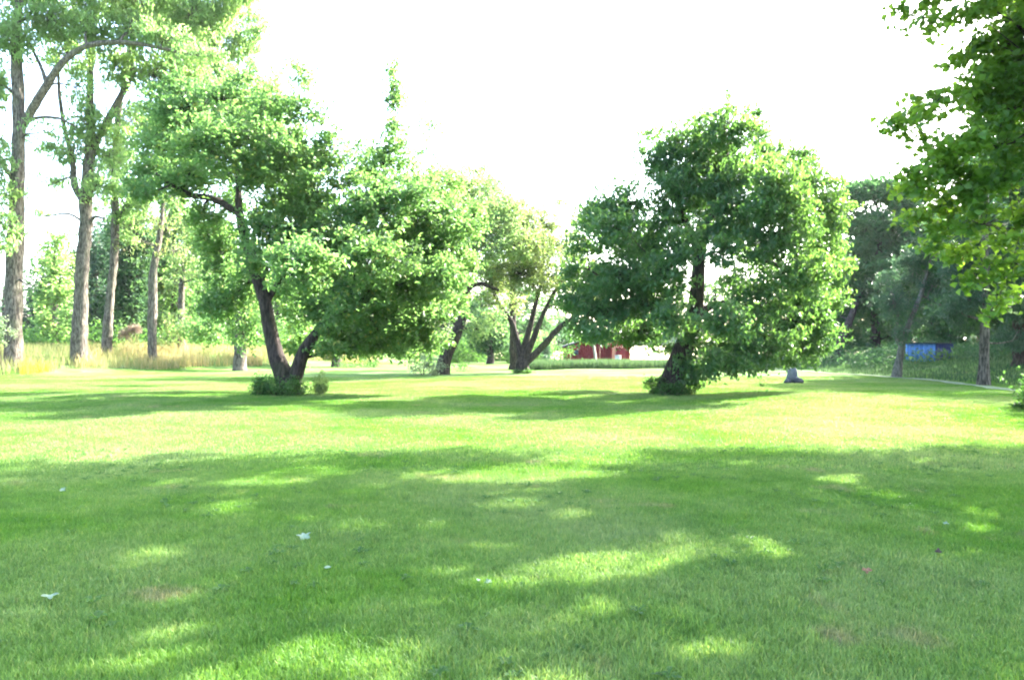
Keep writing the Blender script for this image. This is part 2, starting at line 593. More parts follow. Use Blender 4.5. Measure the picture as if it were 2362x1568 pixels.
# path beyond the lawn on the right
def path_sheet():
    cl = spline([[17.4, 10, 0, 1], [17.3, 20, 0, 1], [17.2, 26, 0, 1], [18.1, 32, 0, 1], [18.5, 39, 0, 1], [18.0, 48, 0, 1],
                 [16.5, 58, 0, 1], [13.5, 68, 0, 1], [6, 77, 0, 1], [-30, 84, 0, 1]], .5)[:, :2]
    t = np.gradient(cl, axis=0); t /= np.linalg.norm(t, axis=1)[:, None]
    n = np.stack([-t[:, 1], t[:, 0]], 1)
    rows = []
    w = np.linspace(-1, 1, 6)
    for k in w:
        wd = .26 + .08 * np.sin(np.arange(len(cl)) * .9 + k * 7) + .06 * np.sin(np.arange(len(cl)) * 2.3)
        q = cl + n * (k * wd)[:, None]
        rows.append(np.stack([q[:, 0], q[:, 1], ground(q[:, 0], q[:, 1]) + .035], 1))
    V = np.stack(rows, 1).reshape(-1, 3)
    m = len(w)
    i = (np.arange(len(cl) - 1)[:, None] * m + np.arange(m - 1)[None]).ravel()
    Q = np.stack([i, i + 1, i + m + 1, i + m], 1)
    mt = plain_mat("path_gravel", (.12, .16, .09), (.22, .25, .16), 3, 1.0, .5, .05)
    tag(mesh_np("path", V, Q, mt, None, True), kind="structure")


path_sheet()


# ------------------------------------------------------------------ mown grass as blades
def tuft_mesh(name, n, size, h0, h1, w, rg):
    x = rg.uniform(-size / 2, size / 2, n); y = rg.uniform(-size / 2, size / 2, n)
    h = rg.uniform(h0, h1, n)
    a = rg.uniform(0, 2 * np.pi, n)
    lean = rg.uniform(.15, .9, n) * h
    la = rg.uniform(0, 2 * np.pi, n)
    dx, dy = np.cos(a) * w / 2, np.sin(a) * w / 2
    lx, ly = np.cos(la) * lean, np.sin(la) * lean
    V = np.empty((n, 5, 3))
    z0 = -.012
    V[:, 0] = np.stack([x - dx, y - dy, np.full(n, z0)], 1)
    V[:, 1] = np.stack([x + dx, y + dy, np.full(n, z0)], 1)
    V[:, 2] = np.stack([x + dx * .8 + lx * .4, y + dy * .8 + ly * .4, h * .6], 1)
    V[:, 3] = np.stack([x - dx * .8 + lx * .4, y - dy * .8 + ly * .4, h * .6], 1)
    V[:, 4] = np.stack([x + lx, y + ly, h * .95], 1)
    b = np.arange(n)[:, None, None] * 5
    T = (b + np.array([[0, 1, 2], [0, 2, 3], [3, 2, 4]])[None]).reshape(-1, 3)
    me = bpy.data.meshes.new(name)
    me.from_pydata(V.reshape(-1, 3).tolist(), [], T.tolist())
    me.materials.append(M_BLADE)
    return bpy.data.objects.new(name, me)


def scatter(name, pts, scale, tufts, label):
    """One stuff object: geometry nodes put a tuft of blades on every vertex."""
    me = bpy.data.meshes.new(name)
    me.vertices.add(len(pts))
    me.vertices.foreach_set("co", pts.astype(np.float32).ravel())
    at = me.attributes.new("sc", 'FLOAT', 'POINT'); at.data.foreach_set("value", scale.astype(np.float32))
    rt = me.attributes.new("rz", 'FLOAT_VECTOR', 'POINT')
    rv = np.zeros((len(pts), 3), np.float32); rv[:, 2] = rng.uniform(0, 6.28, len(pts))
    rt.data.foreach_set("vector", rv.ravel())
    o = bpy.data.objects.new(name, me)
    col.objects.link(o)
    c = bpy.data.collections.new(name + "_tufts")
    for t in tufts: c.objects.link(t)
    ng = bpy.data.node_groups.new(name, 'GeometryNodeTree')
    ng.interface.new_socket("Geometry", in_out='INPUT', socket_type='NodeSocketGeometry')
    ng.interface.new_socket("Geometry", in_out='OUTPUT', socket_type='NodeSocketGeometry')
    gi = ng.nodes.new("NodeGroupInput"); go = ng.nodes.new("NodeGroupOutput")
    ci = ng.nodes.new("GeometryNodeCollectionInfo")
    ci.inputs["Collection"].default_value = c
    ci.inputs["Separate Children"].default_value = True
    ci.inputs["Reset Children"].default_value = True
    ip = ng.nodes.new("GeometryNodeInstanceOnPoints")
    ip.inputs["Pick Instance"].default_value = True
    a1 = ng.nodes.new("GeometryNodeInputNamedAttribute"); a1.data_type = 'FLOAT'; a1.inputs[0].default_value = "sc"
    a2 = ng.nodes.new("GeometryNodeInputNamedAttribute"); a2.data_type = 'FLOAT_VECTOR'; a2.inputs[0].default_value = "rz"
    ng.links.new(gi.outputs[0], ip.inputs["Points"])
    ng.links.new(ci.outputs[0], ip.inputs["Instance"])
    ng.links.new(a1.outputs[0], ip.inputs["Scale"])
    ng.links.new(a2.outputs[0], ip.inputs["Rotation"])
    ng.links.new(ip.outputs[0], go.inputs[0])
    md = o.modifiers.new("grass", 'NODES'); md.node_group = ng
    tag(o, label, "grass", kind="stuff")
    return o


def frustum_points(d0, d1, step, margin=1.12, jit=.35):
    out = []
    y = d0
    while y < d1:
        half = (CX / F) * y * margin + .6
        x = np.arange(-half, half, step)
        out.append(np.stack([x + rng.uniform(-jit, jit, len(x)) * step, y + rng.uniform(-jit, jit, len(x)) * step], 1))
        y += step
    p = np.concatenate(out)
    return np.column_stack([p, ground(p[:, 0], p[:, 1])])


near_t = [tuft_mesh("tuft_near", 420, .34, .018, .05, .0045, rng) for _ in range(6)]
p = frustum_points(2.6, 9.5, .18, jit=.3)
sc = rng.uniform(.95, 1.2, len(p))
scatter("grass", p, sc, near_t, "short mown grass blades of the shaded foreground lawn")
mid_t = [tuft_mesh("tuft_mid", 300, .5, .02, .05, .009, rng) for _ in range(5)]
p = frustum_points(9.3, 40, .35)
sc = rng.uniform(.95, 1.2, len(p)) * (1 - .5 * sstep(24, 40, p[:, 1]))
scatter("grass", p, sc, mid_t, "short mown grass blades of the lawn between the fruit trees")


def rosette(name, rg):
    """Broad-leaved lawn weed: a flat ring of oval leaves."""
    V, T = [], []
    for i in range(9):
        a = i * 2.4 + rg.normal(0, .2); L = rg.uniform(.03, .065); w = L * .42; z = rg.uniform(.012, .035)
        d = np.array([math.cos(a), math.sin(a), 0]); n_ = np.array([-d[1], d[0], 0])
        p0 = d * .004 + [0, 0, .012]; b = len(V)
        V += [p0, p0 + d * L * .5 + n_ * w / 2 + [0, 0, z], p0 + d * L + [0, 0, z * .7], p0 + d * L * .5 - n_ * w / 2 + [0, 0, z], p0 + d * L * .5 + [0, 0, z * .75]]
        T += [[b, b + 1, b + 4], [b + 1, b + 2, b + 4], [b + 2, b + 3, b + 4], [b + 3, b, b + 4]]
    me = bpy.data.meshes.new(name)
    me.from_pydata([tuple(v) for v in V], [], T)
    me.materials.append(M_SHRUB)
    return bpy.data.objects.new(name, me)


p = frustum_points(3.0, 12, .21, jit=.5)
k_ = np.sin(p[:, 0] * 1.9 + 1) * np.sin(p[:, 1] * 1.6 + 2) + rng.normal(0, .45, len(p))
p = p[k_ > .75]
p[:, 2] += .012
o = scatter("lawn_weeds", p, rng.uniform(.6, 1.3, len(p)), [rosette("rosette", rng) for _ in range(4)], "low broad leaved weeds and clover growing in the near lawn")
o["category"] = "weeds"
long_t = [tuft_mesh("tuft_long", 60, .16, .04, .095, .005, rng) for _ in range(4)]
p = frustum_points(3.0, 14, .30, jit=.5)
k_ = np.sin(p[:, 0] * 1.3 + 4) * np.sin(p[:, 1] * 1.1) + rng.normal(0, .4, len(p))
p = p[k_ > .35]
scatter("grass", p, rng.uniform(.7, 1.25, len(p)), long_t, "longer tufts of grass standing out of the near lawn")

# ------------------------------------------------------------------ the two big fruit trees on the lawn
tree("fruit_tree", "large leaning two stemmed fruit tree with a thick dark side limb", 24.5,
     [[(668, 908, 0, 26), (655, 870, 0, 23), (636, 820, 0, 20), (618, 740, 0, 18), (608, 690, 0, 17), (588, 630, 0, 14), (570, 575, 0, 12),
       (556, 520, 0, 11), (549, 480, 0, 9), (550, 430, .1, 7), (545, 380, .2, 5)],
      [(672, 900, 0, 24), (688, 850, -.1, 19), (705, 805, -.2, 16), (738, 757, -.3, 12), (775, 705, -.3, 9), (830, 640, -.2, 6), (900, 580, 0, 4)],
      [(552, 495, 0, 10), (528, 478, 0, 9.5), (500, 462, .1, 9), (470, 453, .1, 8), (448, 452, .2, 7), (400, 430, .2, 5), (360, 400, .3, 3)],
      [(612, 700, 0, 9), (660, 620, .4, 7), (700, 520, .6, 5), (720, 420, .8, 3)]],
     [(430, 255, 95, 75, 0), (395, 340, 85, 75, .6), (520, 235, 95, 60, .5), (500, 330, 100, 70, -.8), (600, 310, 75, 60, .3),
      (350, 410, 55, 45, 0), (430, 410, 85, 45, -.8), (620, 390, 90, 55, -.6), (690, 380, 60, 60, .8), (560, 400, 70, 35, 1.2),
      (330, 445, 40, 25, .3), (640, 540, 80, 70, -.9), (720, 500, 80, 60, .4), (700, 610, 85, 70, -1.2), (770, 560, 90, 80, 0),
      (850, 500, 90, 60, .4), (860, 590, 95, 70, -.7), (940, 560, 80, 70, .2), (980, 500, 70, 50, .6), (940, 650, 85, 65, -.5),
      (1010, 640, 65, 60, .2), (1030, 575, 55, 50, .4), (840, 680, 90, 60, -1.0), (760, 680, 75, 50, -1.0), (700, 720, 45, 45, .8),
      (900, 740, 85, 45, -.4), (990, 730, 60, 45, 0), (800, 760, 60, 35, .2), (740, 715, 45, 35, -.7), (790, 720, 45, 35, -.8), (760, 755, 30, 22, -.6, .8), (840, 790, 70, 28, .1, .9), (940, 780, 60, 30, 0, .9), (780, 815, 40, 16, .1, .6), (850, 815, 45, 14, .2, .6), (930, 815, 40, 13, .1, .6), (990, 800, 35, 16, .2, .5), (720, 800, 26, 20, .5, .7), (870, 800, 60, 22, 0, .6), (1050, 700, 40, 40, .3, .7),
      (530, 590, 60, 50, 1.5, .8), (500, 540, 65, 40, 1.0, .8), (575, 650, 50, 50, 1.4, .9), (510, 640, 45, 40, 1.8, .7), (470, 500, 50, 35, .8, .7), (650, 470, 60, 40, .3), (720, 440, 60, 45, .3, .8), (760, 800, 35, 22, 0, .7), (680, 790, 30, 30, .8, .8), (1060, 620, 50, 50, .2, .8), (930, 800, 50, 22, .2, .6), (1000, 790, 40, 22, .2, .6), (590, 700, 30, 35, 1.5, .6), (880, 450, 70, 45, 0, .7), (620, 240, 55, 50, .8, .6), (560, 180, 45, 30, .5, .5), (590, 600, 40, 45, -.7, .7), (540, 470, 40, 35, 1, .7), (490, 560, 50, 45, 1.0), (520, 700, 60, 45, 1.3, .9), (470, 760, 50, 35, 1.8, .7), (640, 660, 45, 45, .6), (690, 440, 45, 45, 0), (840, 400, 50, 40, .3, .5), (1000, 430, 60, 40, .4, .6), (1070, 530, 40, 40, .2, .7), (560, 770, 40, 30, 1.5, .6), (740, 620, 60, 50, .4),
      (690, 250, 42, 55, .6, .45), (690, 170, 26, 50, .6, .4), (905, 300, 22, 60, .4, .5), (907, 200, 12, 60, .4, .9), (880, 380, 60, 55, .3, .6), (760, 340, 45, 55, .4, .45), (830, 350, 40, 40, .4, .35),
      (800, 430, 60, 40, .5, .4), (965, 420, 50, 40, .3, .4), (995, 290, 22, 22, .2, .5), (940, 340, 40, 30, .3, .4), (740, 290, 30, 50, .5, .25), (1040, 480, 45, 40, .3, .5),
      (960, 320, 35, 30, .4, .2), (665, 330, 60, 55, .6, .6), (745, 375, 60, 45, .4, .55), (640, 250, 45, 45, .7, .4), (1030, 420, 50, 30, .3, .35), (970, 450, 60, 35, .2, .6), (1090, 500, 40, 35, .3, .4), (900, 430, 60, 35, .3, .6)],
     M_APPLE, M_BARKD, (.125, .078), 34, .30, 3.0, seed=11, dk=2.2, shoots=.5, rs=.9, jd=1.2)

tree("fruit_tree", "large dense dark green fruit tree with one thick leaning trunk right of the red barn", 25.4,
     [[(1545, 906, 0, 30), (1552, 865, 0, 25), (1568, 820, 0, 22), (1592, 760, 0, 19), (1604, 700, 0, 17), (1610, 640, 0, 15),
       (1614, 580, 0, 14), (1625, 540, 0, 13), (1645, 490, .2, 9), (1660, 420, .3, 6), (1680, 340, .4, 4)],
      [(1612, 590, 0, 10), (1585, 520, .2, 8), (1560, 450, .2, 6), (1540, 380, .3, 3)],
      [(1625, 545, 0, 10), (1680, 545, .3, 8), (1740, 590, .4, 6), (1790, 610, .5, 5), (1840, 640, .5, 3)],
      [(1580, 790, 0, 12), (1530, 735, -.4, 9), (1470, 690, -.6, 6), (1400, 650, -.6, 4)],
      [(1598, 730, 0, 10), (1660, 700, .4, 7), (1730, 720, .5, 5), (1790, 750, .3, 3)]],
     [(1400, 490, 62, 48, 0), (1355, 510, 32, 26, 0), (1450, 470, 48, 40, .3), (1500, 310, 28, 20, .2, .5), (1520, 365, 55, 45, 0), (1600, 330, 70, 50, .2),
      (1680, 295, 75, 45, .1), (1735, 255, 30, 22, .1, .45), (1760, 320, 40, 35, .2, .7), (1640, 390, 90, 55, -.5), (1570, 430, 80, 55, -.2),
      (1740, 400, 85, 55, 0), (1850, 370, 48, 30, .2, .7), (1860, 430, 75, 55, .1), (1800, 470, 85, 60, -.6), (1900, 500, 50, 60, .3), (1700, 480, 70, 50, -.9),
      (1630, 475, 70, 40, 1.2), (1540, 510, 50, 55, .1), (1570, 570, 32, 55, -.6), (1540, 620, 55, 60, -.3), (1450, 570, 60, 50, .2), (1440, 640, 80, 55, -.4), (1370, 650, 75, 45, 0),
      (1320, 620, 30, 30, .2, .6), (1500, 690, 80, 55, -.8), (1400, 720, 75, 42, -.2), (1340, 700, 45, 40, .3, .7), (1550, 735, 45, 45, -.9), (1470, 760, 70, 35, -.2),
      (1530, 800, 30, 20, -.3, .5), (1800, 550, 90, 60, -.8), (1890, 590, 55, 60, .1), (1850, 640, 75, 60, -.4), (1920, 680, 38, 45, .3), (1755, 600, 50, 45, .8, .6),
      (1750, 690, 75, 50, -.5), (1690, 660, 40, 50, .9, .6), (1680, 740, 55, 45, -.6), (1830, 740, 70, 50, -.2), (1760, 780, 85, 45, -.6), (1670, 800, 60, 40, -.2),
      (1860, 800, 45, 35, .2), (1800, 835, 55, 20, 0, .7), (1700, 845, 55, 20, -.3, .7), (1640, 830, 35, 40, -.5), (1600, 850, 35, 45, -.2), (1590, 770, 34, 30, -.8, .8), (1500, 570, 50, 50, .3), (1660, 590, 40, 40, -1.0, .8), (1700, 540, 60, 40, -.4), (1650, 440, 60, 40, .5), (1930, 600, 35, 45, .2, .8), (1900, 760, 45, 45, .2, .8), (1350, 560, 40, 35, .3, .7), (1310, 680, 30, 35, .2, .6), (1830, 500, 60, 60, .8), (1780, 350, 45, 30, .1, .6), (1640, 530, 50, 35, -1.2, .7), (1420, 530, 60, 40, -.3), (1500, 760, 60, 30, .4), (1365, 776, 46, 16, 0, .9), (1430, 778, 38, 16, .2, .9), (1320, 772, 26, 14, .2, .5), (1330, 745, 32, 22, .2, .6), (1720, 830, 90, 28, .4), (1850, 700, 70, 50, .8), (1380, 760, 45, 25, 0, .6), (1800, 420, 60, 50, -.4)],
     M_WALNUT, M_BARKD, (.15, .075), 36, .33, 2.8, shoots=.5, seed=12, droop=.75, dk=2.2, jd=1.1)

shrub("shrub", "dark low shrub wrapped round the foot of the large two stemmed fruit tree", 24.0,
      [(610, 888, 36, 30, 0), (650, 900, 50, 20, -.5), (690, 892, 32, 28, .1), (600, 900, 28, 18, -.3)], M_SHRUB, (.08, .05), 26, .13, 10, seed=21)
shrub("shrub", "dark low shrub wrapped round the foot of the dense fruit tree right of the barn", 25.0,
      [(1512, 888, 32, 26, .2), (1548, 897, 48, 18, -.7), (1590, 885, 32, 30, 0)], M_SHRUB, (.08, .05), 26, .13, 10, seed=22)
shrub("shrub", "pale upright grass and herb tuft right of the foot of the two stemmed fruit tree", 24.3,
      [(740, 890, 16, 25, .2)], M_PALE, (.16, .02), 30, .10, 10, seed=23, droop=-.9)

# ------------------------------------------------------------------ trees further back on the lawn
tree("fruit_tree", "bent fruit tree leaning right between the two big trees, pale bush at its foot", 43,
     [[(1018, 858, 0, 15), (1030, 815, 0, 14), (1050, 775, 0, 12), (1066, 735, 0, 10), (1074, 690, 0, 9), (1082, 640, 0, 8), (1092, 590, .3, 6), (1100, 520, .3, 4)],
      [(1078, 665, 0, 6), (1110, 655, 0, 5), (1150, 670, .2, 3)],
      [(1058, 755, 0, 6), (1010, 700, .5, 5), (970, 640, .8, 4)]],
     [(1060, 440, 60, 45, 0), (1000, 480, 65, 50, .5), (1110, 500, 60, 50, 0), (1060, 540, 70, 50, -.5), (1130, 570, 45, 45, .3), (980, 560, 70, 55, 0),
      (1100, 630, 45, 35, .2), (1010, 640, 60, 50, .6), (1130, 420, 40, 30, .5, .5), (950, 700, 60, 45, .5), (1100, 760, 32, 28, -.6, .7), (1140, 740, 30, 26, -.4, .6), (1020, 400, 50, 30, .4, .5), (1170, 480, 50, 45, .3, .8), (1110, 440, 60, 30, .3, .6), (1160, 420, 40, 22, .3, .35), (1190, 560, 45, 50, .5, .7), (1120, 480, 60, 50, -.4), (1100, 395, 50, 30, .2, .5), (1060, 600, 60, 50, .5)],
     M_APPLE2, M_BARKD, (.15, .09), 30, .42, 3.0, seed=13, jd=1.8, limb_r=.06)
tree("fruit_tree", "airy olive toned fruit tree forking low into four spreading dark stems", 46,
     [[(1205, 860, 0, 17), (1205, 840, 0, 16), (1210, 800, .2, 10), (1222, 750, .4, 8), (1235, 700, .6, 6), (1250, 640, .8, 4), (1255, 560, .8, 3)],
      [(1203, 838, 0, 11), (1190, 780, .3, 9), (1178, 740, .4, 7), (1150, 700, .4, 5), (1130, 650, .5, 4)],
      [(1208, 842, 0, 11), (1250, 800, -.3, 9), (1290, 755, -.5, 7), (1335, 725, -.5, 5), (1370, 712, -.5, 3)],
      [(1208, 838, 0, 10), (1230, 780, -.2, 8), (1255, 720, -.2, 6), (1275, 680, 0, 5), (1310, 620, .2, 3)]],
     [(1190, 480, 55, 35, 0, .8), (1250, 510, 60, 40, .3, .8), (1160, 540, 50, 45, 0), (1220, 570, 60, 45, -.5), (1290, 570, 55, 50, .2, .8), (1140, 620, 45, 45, .3),
      (1200, 630, 60, 45, .6), (1270, 640, 50, 45, 0, .8), (1330, 620, 45, 50, .3, .7), (1340, 550, 40, 40, .3, .5), (1360, 690, 45, 35, .2, .7), (1290, 700, 40, 25, .6, .4), (1230, 660, 40, 30, -.8, .5),
      (1290, 470, 40, 25, .3, .35), (1130, 700, 30, 30, .3, .5), (1150, 660, 45, 35, -.8, .6), (1240, 600, 60, 45, -.6, .8), (1300, 660, 45, 35, -.5, .6), (1190, 700, 35, 25, .8, .5), (1340, 700, 50, 30, .5, .6), (1200, 540, 70, 45, .4, .8), (1320, 500, 40, 30, .4, .5)],
     M_OLIVE, M_BARKD, (.14, .08), 28, .40, 2.9, seed=14, jd=.8, rs=.85, limb_r=.06)
tree("fruit_tree", "slender fruit tree with thin dark trunk far back in a low weedy patch", 58,
     [[(775, 842, 0, 9), (775, 800, 0, 8), (770, 760, 0, 7), (765, 700, 0, 5), (760, 620, 0, 3)]],
     [(770, 700, 70, 40, 0), (720, 680, 60, 40, .5), (830, 700, 70, 45, .5), (780, 630, 80, 50, 0), (800, 760, 50, 25, 0, .6)],
     M_APPLE, M_BARKD, (.2, .12), 22, .5, 1.8, seed=15)
tree("garden_tree", "dark straight trunked tree standing just behind the low forking olive toned fruit tree", 52,
     [[(1184, 848, 0, 9), (1184, 780, 0, 8.5), (1182, 700, 0, 7), (1180, 620, 0, 5), (1180, 520, 0, 3)]],
     [(1180, 560, 55, 45, 0), (1150, 640, 45, 40, .5), (1210, 620, 45, 50, .5), (1170, 500, 40, 30, .3, .6)], M_DARK, M_BARKD, (.2, .12), 22, .5, 1.6, seed=16)
shrub("shrub", "pale silvery shrub left of the foot of the bent fruit tree", 41.5,
      [(975, 830, 26, 26, 0), (1000, 845, 26, 20, -.2), (960, 850, 18, 12, .2), (995, 862, 20, 12, -.4)], M_SILVER, (.13, .07), 20, .2, 7, seed=24)
shrub("shrub", "small dark green bush right of the foot of the bent fruit tree", 48, [(1060, 843, 22, 10, 0)], M_SHRUB, (.12, .07), 20, .2, 7, seed=25)
shrub("shrub", "low dark weeds spreading along the foot of the slender fruit tree", 57, [(800, 840, 38, 10, 0), (850, 838, 40, 9, 0)], M_SHRUB, (.15, .06), 20, .22, 6, seed=26)
shrub("shrub", "little green weeds ringing the foot of the low forking fruit tree", 45.5, [(1205, 858, 28, 5, 0)], M_SHRUB, (.12, .05), 18, .12, 9, seed=27)

shrub("shrub", "dark green shrub standing before the left corner of the red barn", 69, [(1300, 818, 22, 22, 0), (1278, 828, 16, 14, 0)], M_SHRUB, (.2, .12), 20, .28, 6, seed=124)
shrub("shrub", "small green shrub standing before the middle of the red barn", 69, [(1352, 834, 16, 9, 0)], M_FARG, (.18, .1), 20, .22, 6, seed=125)

# ------------------------------------------------------------------ tall ash trees on the left bank
tree("ash_tree", "tallest grey trunked ash at the left edge with a long limb arching to the right", 42,
     [[(30, 800, 0, 20), (30, 760, 0, 19.5), (31, 680, 0, 19), (33, 600, 0, 18), (36, 480, 0, 17), (40, 380, 0, 16), (42, 300, 0, 14), (38, 200, 0, 13), (36, 100, 0, 11), (38, 0, 0, 9), (45, -120, 0, 7), (50, -260, 0, 4)],
      [(46, 300, 0, 11), (72, 250, -.2, 10), (105, 195, -.4, 9), (140, 145, -.5, 8), (185, 110, -.6, 7), (235, 98, -.6, 6), (300, 98, -.6, 5), (370, 110, -.5, 4), (440, 125, -.4, 3)],
      [(47, 292, 0, 5), (80, 272, .3, 4), (130, 272, .4, 3), (170, 290, .5, 2)],
      [(36, 420, 0, 5), (10, 390, -.5, 4.5), (-30, 340, -.8, 4), (-70, 280, -.8, 3)],
      [(105, 195, -.4, 5), (90, 150, 0, 4), (60, 90, .4, 3)],
      [(38, 640, 0, 2.5), (60, 655, -.4, 2), (85, 658, -.5, 1.2)]],
     [(110, 40, 80, 50, 0), (20, 80, 60, 60, -.8), (200, 60, 80, 45, .5, .8), (300, 60, 80, 45, 0, .8), (380, 90, 70, 45, 0, .8), (60, -60, 100, 60, 0), (200, -70, 110, 60, 0), (330, -60, 90, 60, 0),
      (-40, 200, 70, 70, 0), (-20, 360, 40, 60, -.8, .7), (15, 440, 38, 35, -1.2, .6), (20, 520, 40, 30, -1.6, .8), (5, 570, 40, 22, -1.6, .6), (100, -160, 120, 50, 0), (-60, -60, 80, 80, 0), (170, 200, 40, 50, .5, .35), (100, 300, 40, 22, 0, .25),
      (470, 130, 50, 35, 0, .7), (-80, 480, 60, 80, 0)],
     M_ASH, M_BARKG, (.26, .10), 26, .48, 2.6, seed=31, droop=.7, limb_r=.05, flare=.06, rs=.95, group="tall ash trees on the left bank")
tree("ash_tree", "thick grey ash with burls where it forks, second trunk from the left edge", 45,
     [[(183, 812, 0, 17), (183, 780, 0, 17), (186, 700, 0, 16), (190, 600, 0, 15.5), (196, 500, 0, 15), (197, 455, 0, 15), (203, 380, 0, 12), (206, 300, .1, 10), (206, 200, .2, 8), (208, 100, .3, 6), (215, -20, .3, 4), (220, -120, .3, 3)],
      [(192, 470, 0, 8), (172, 430, 0, 8), (165, 370, .2, 6), (150, 310, .3, 5), (135, 220, .4, 4), (130, 120, .4, 3)],
      [(200, 470, 0, 7), (208, 440, -.3, 7), (208, 400, -.4, 5)],
      [(203, 520, 0, 4), (218, 500, -.3, 3.5), (240, 505, -.4, 2)],
      [(203, 380, 0, 8), (225, 320, .3, 8), (250, 270, .5, 8), (275, 225, .6, 7), (295, 180, .7, 7), (305, 100, .8, 5), (320, 20, .8, 3)]],
     [(200, 290, 50, 45, -.5, .8), (160, 350, 45, 40, 0, .7), (250, 360, 45, 50, .3, .7), (220, 430, 50, 35, -.5, .6), (150, 120, 70, 60, 0, .6), (260, 150, 70, 55, 0, .6), (350, 170, 70, 60, .5, .8), (200, 0, 90, 50, 0, .8),
      (330, 10, 90, 50, 0), (440, 40, 80, 60, 0), (430, 160, 60, 50, .3), (500, 20, 60, 50, 0), (260, -90, 120, 50, 0), (300, 280, 40, 40, .3, .5), (540, -30, 60, 40, 0, .8), (120, 420, 35, 30, 0, .35), (240, 300, 40, 35, 0, .6), (285, 430, 35, 30, .3, .6), (110, 340, 35, 25, 0, .4), (90, 500, 30, 22, 0, .25)],
     M_ASH, M_BARKG, (.26, .10), 26, .48, 2.6, seed=32, droop=.7, limb_r=.05, flare=.06, rs=.95, group="tall ash trees on the left bank")
tree("ash_tree", "slimmer pale trunked ash leaning slightly, third trunk from the left edge", 50,
     [[(246, 800, 0, 11), (248, 760, 0, 11), (254, 680, 0, 10), (262, 600, 0, 9), (264, 500, 0, 8.5), (264, 400, 0, 8), (268, 300, 0, 7), (280, 200, 0, 5), (300, 80, 0, 4), (310, -40, 0, 3)],
      [(264, 520, 0, 4), (300, 450, 0, 4), (330, 380, 0, 3), (350, 300, 0, 2)]],
     [(300, 440, 45, 45, 0, .6), (290, 340, 45, 50, 0, .6), (340, 280, 50, 60, 0, .8), (400, 230, 60, 60, .5), (460, 220, 60, 60, 0), (520, 190, 50, 60, 0, .9), (560, 110, 50, 50, 0, .9), (570, 30, 45, 45, 0, .8), (480, 100, 60, 50, 0), (400, 40, 70, 60, .5), (590, 60, 40, 30, 0, .5), (560, 260, 50, 50, 0, .8), (610, 270, 30, 40, 0, .5), (260, 400, 45, 45, 0, .6), (300, 520, 45, 40, .3, .6), (340, 480, 40, 45, .3, .6), (250, 470, 30, 30, .5, .4), (620, 180, 40, 50, 0, .5), (600, 340, 50, 50, 0, .6), (680, 330, 40, 40, .2, .35)],
     M_ASH, M_BARKG, (.28, .10), 26, .5, 2.6, seed=33, droop=.7, limb_r=.05, flare=.06, rs=.95, group="tall ash trees on the left bank")
tree("ash_tree", "shorter grey ash with tangled bare twigs up its trunk, fourth trunk from the left edge", 49.5,
     [[(351, 815, 0, 10.5), (351, 780, 0, 10), (352, 700, 0, 10), (352, 640, 0, 9), (356, 600, 0, 8), (366, 550, 0, 7), (372, 500, 0, 5), (378, 440, 0, 3)]],
     [(370, 520, 40, 40, .3, .5), (330, 560, 35, 35, .5, .4), (400, 580, 40, 35, .4, .6), (380, 450, 50, 40, 0, .7), (340, 500, 30, 30, 0, .3)],
     M_OLIVE, M_BARKG, (.2, .07), 14, .5, 1.8, seed=34, droop=.7, twig=1.6, flare=.06, group="tall ash trees on the left bank")
tree("garden_tree", "slim pale stemmed young tree behind the leafy sapling on the left bank", 56,
     [[(418, 800, 0, 8), (418, 740, 0, 7), (418, 690, 0, 7), (420, 640, 0, 5), (425, 560, 0, 3)]],
     [(430, 600, 50, 45, 0, .8), (470, 560, 50, 45, .5), (400, 650, 40, 30, .4, .6), (470, 640, 45, 35, 0), (440, 520, 50, 40, 0)], M_APPLE2, M_BARKG, (.2, .12), 22, .5, 1.7, seed=35)
tree("garden_tree", "short grey trunk with dark leaves just left of the two stemmed fruit tree", 50,
     [[(552, 836, 0, 13), (552, 800, 0, 12), (553, 770, 0, 10), (556, 720, 0, 7), (560, 660, 0, 4)]],
     [(560, 740, 40, 30, .3, .9), (520, 720, 50, 40, .6), (500, 770, 35, 28, .6), (540, 680, 50, 35, .4), (590, 770, 20, 25, .3, .7), (480, 700, 35, 45, .8), (590, 700, 40, 40, .4)], M_SHRUB, M_BARKG, (.17, .10), 24, .42, 2.2, seed=36)
shrub("sapling", "bright pale leafed sapling in the straw grass between the fourth ash and the dark bushes", 53,
      [(395, 745, 24, 24, 0), (425, 735, 26, 24, .2), (410, 775, 32, 24, 0), (440, 765, 14, 20, 0), (380, 780, 16, 20, 0)], M_PALE, (.2, .12), 18, .28, 5, seed=28, cat="sapling", droop=.5, bark=M_STRAW)
shrub("shrub", "pale grey leafed shrub in front of the tallest ash at the left edge", 39,
      [(8, 770, 26, 26, 0), (-20, 760, 30, 40, 0)], M_SILVER, (.14, .08), 20, .22, 6, seed=29)
shrub("dry_shrub", "dried rosy brown seed heads leaning in front of dark undergrowth beyond the third ash", 50.5,
      [(298, 765, 22, 9, 0), (312, 757, 16, 9, 0), (285, 775, 12, 8, 0)], M_ROSY, (.09, .05), 40, .16, 12, seed=30, cat="dry plant", bark=M_STRAW)

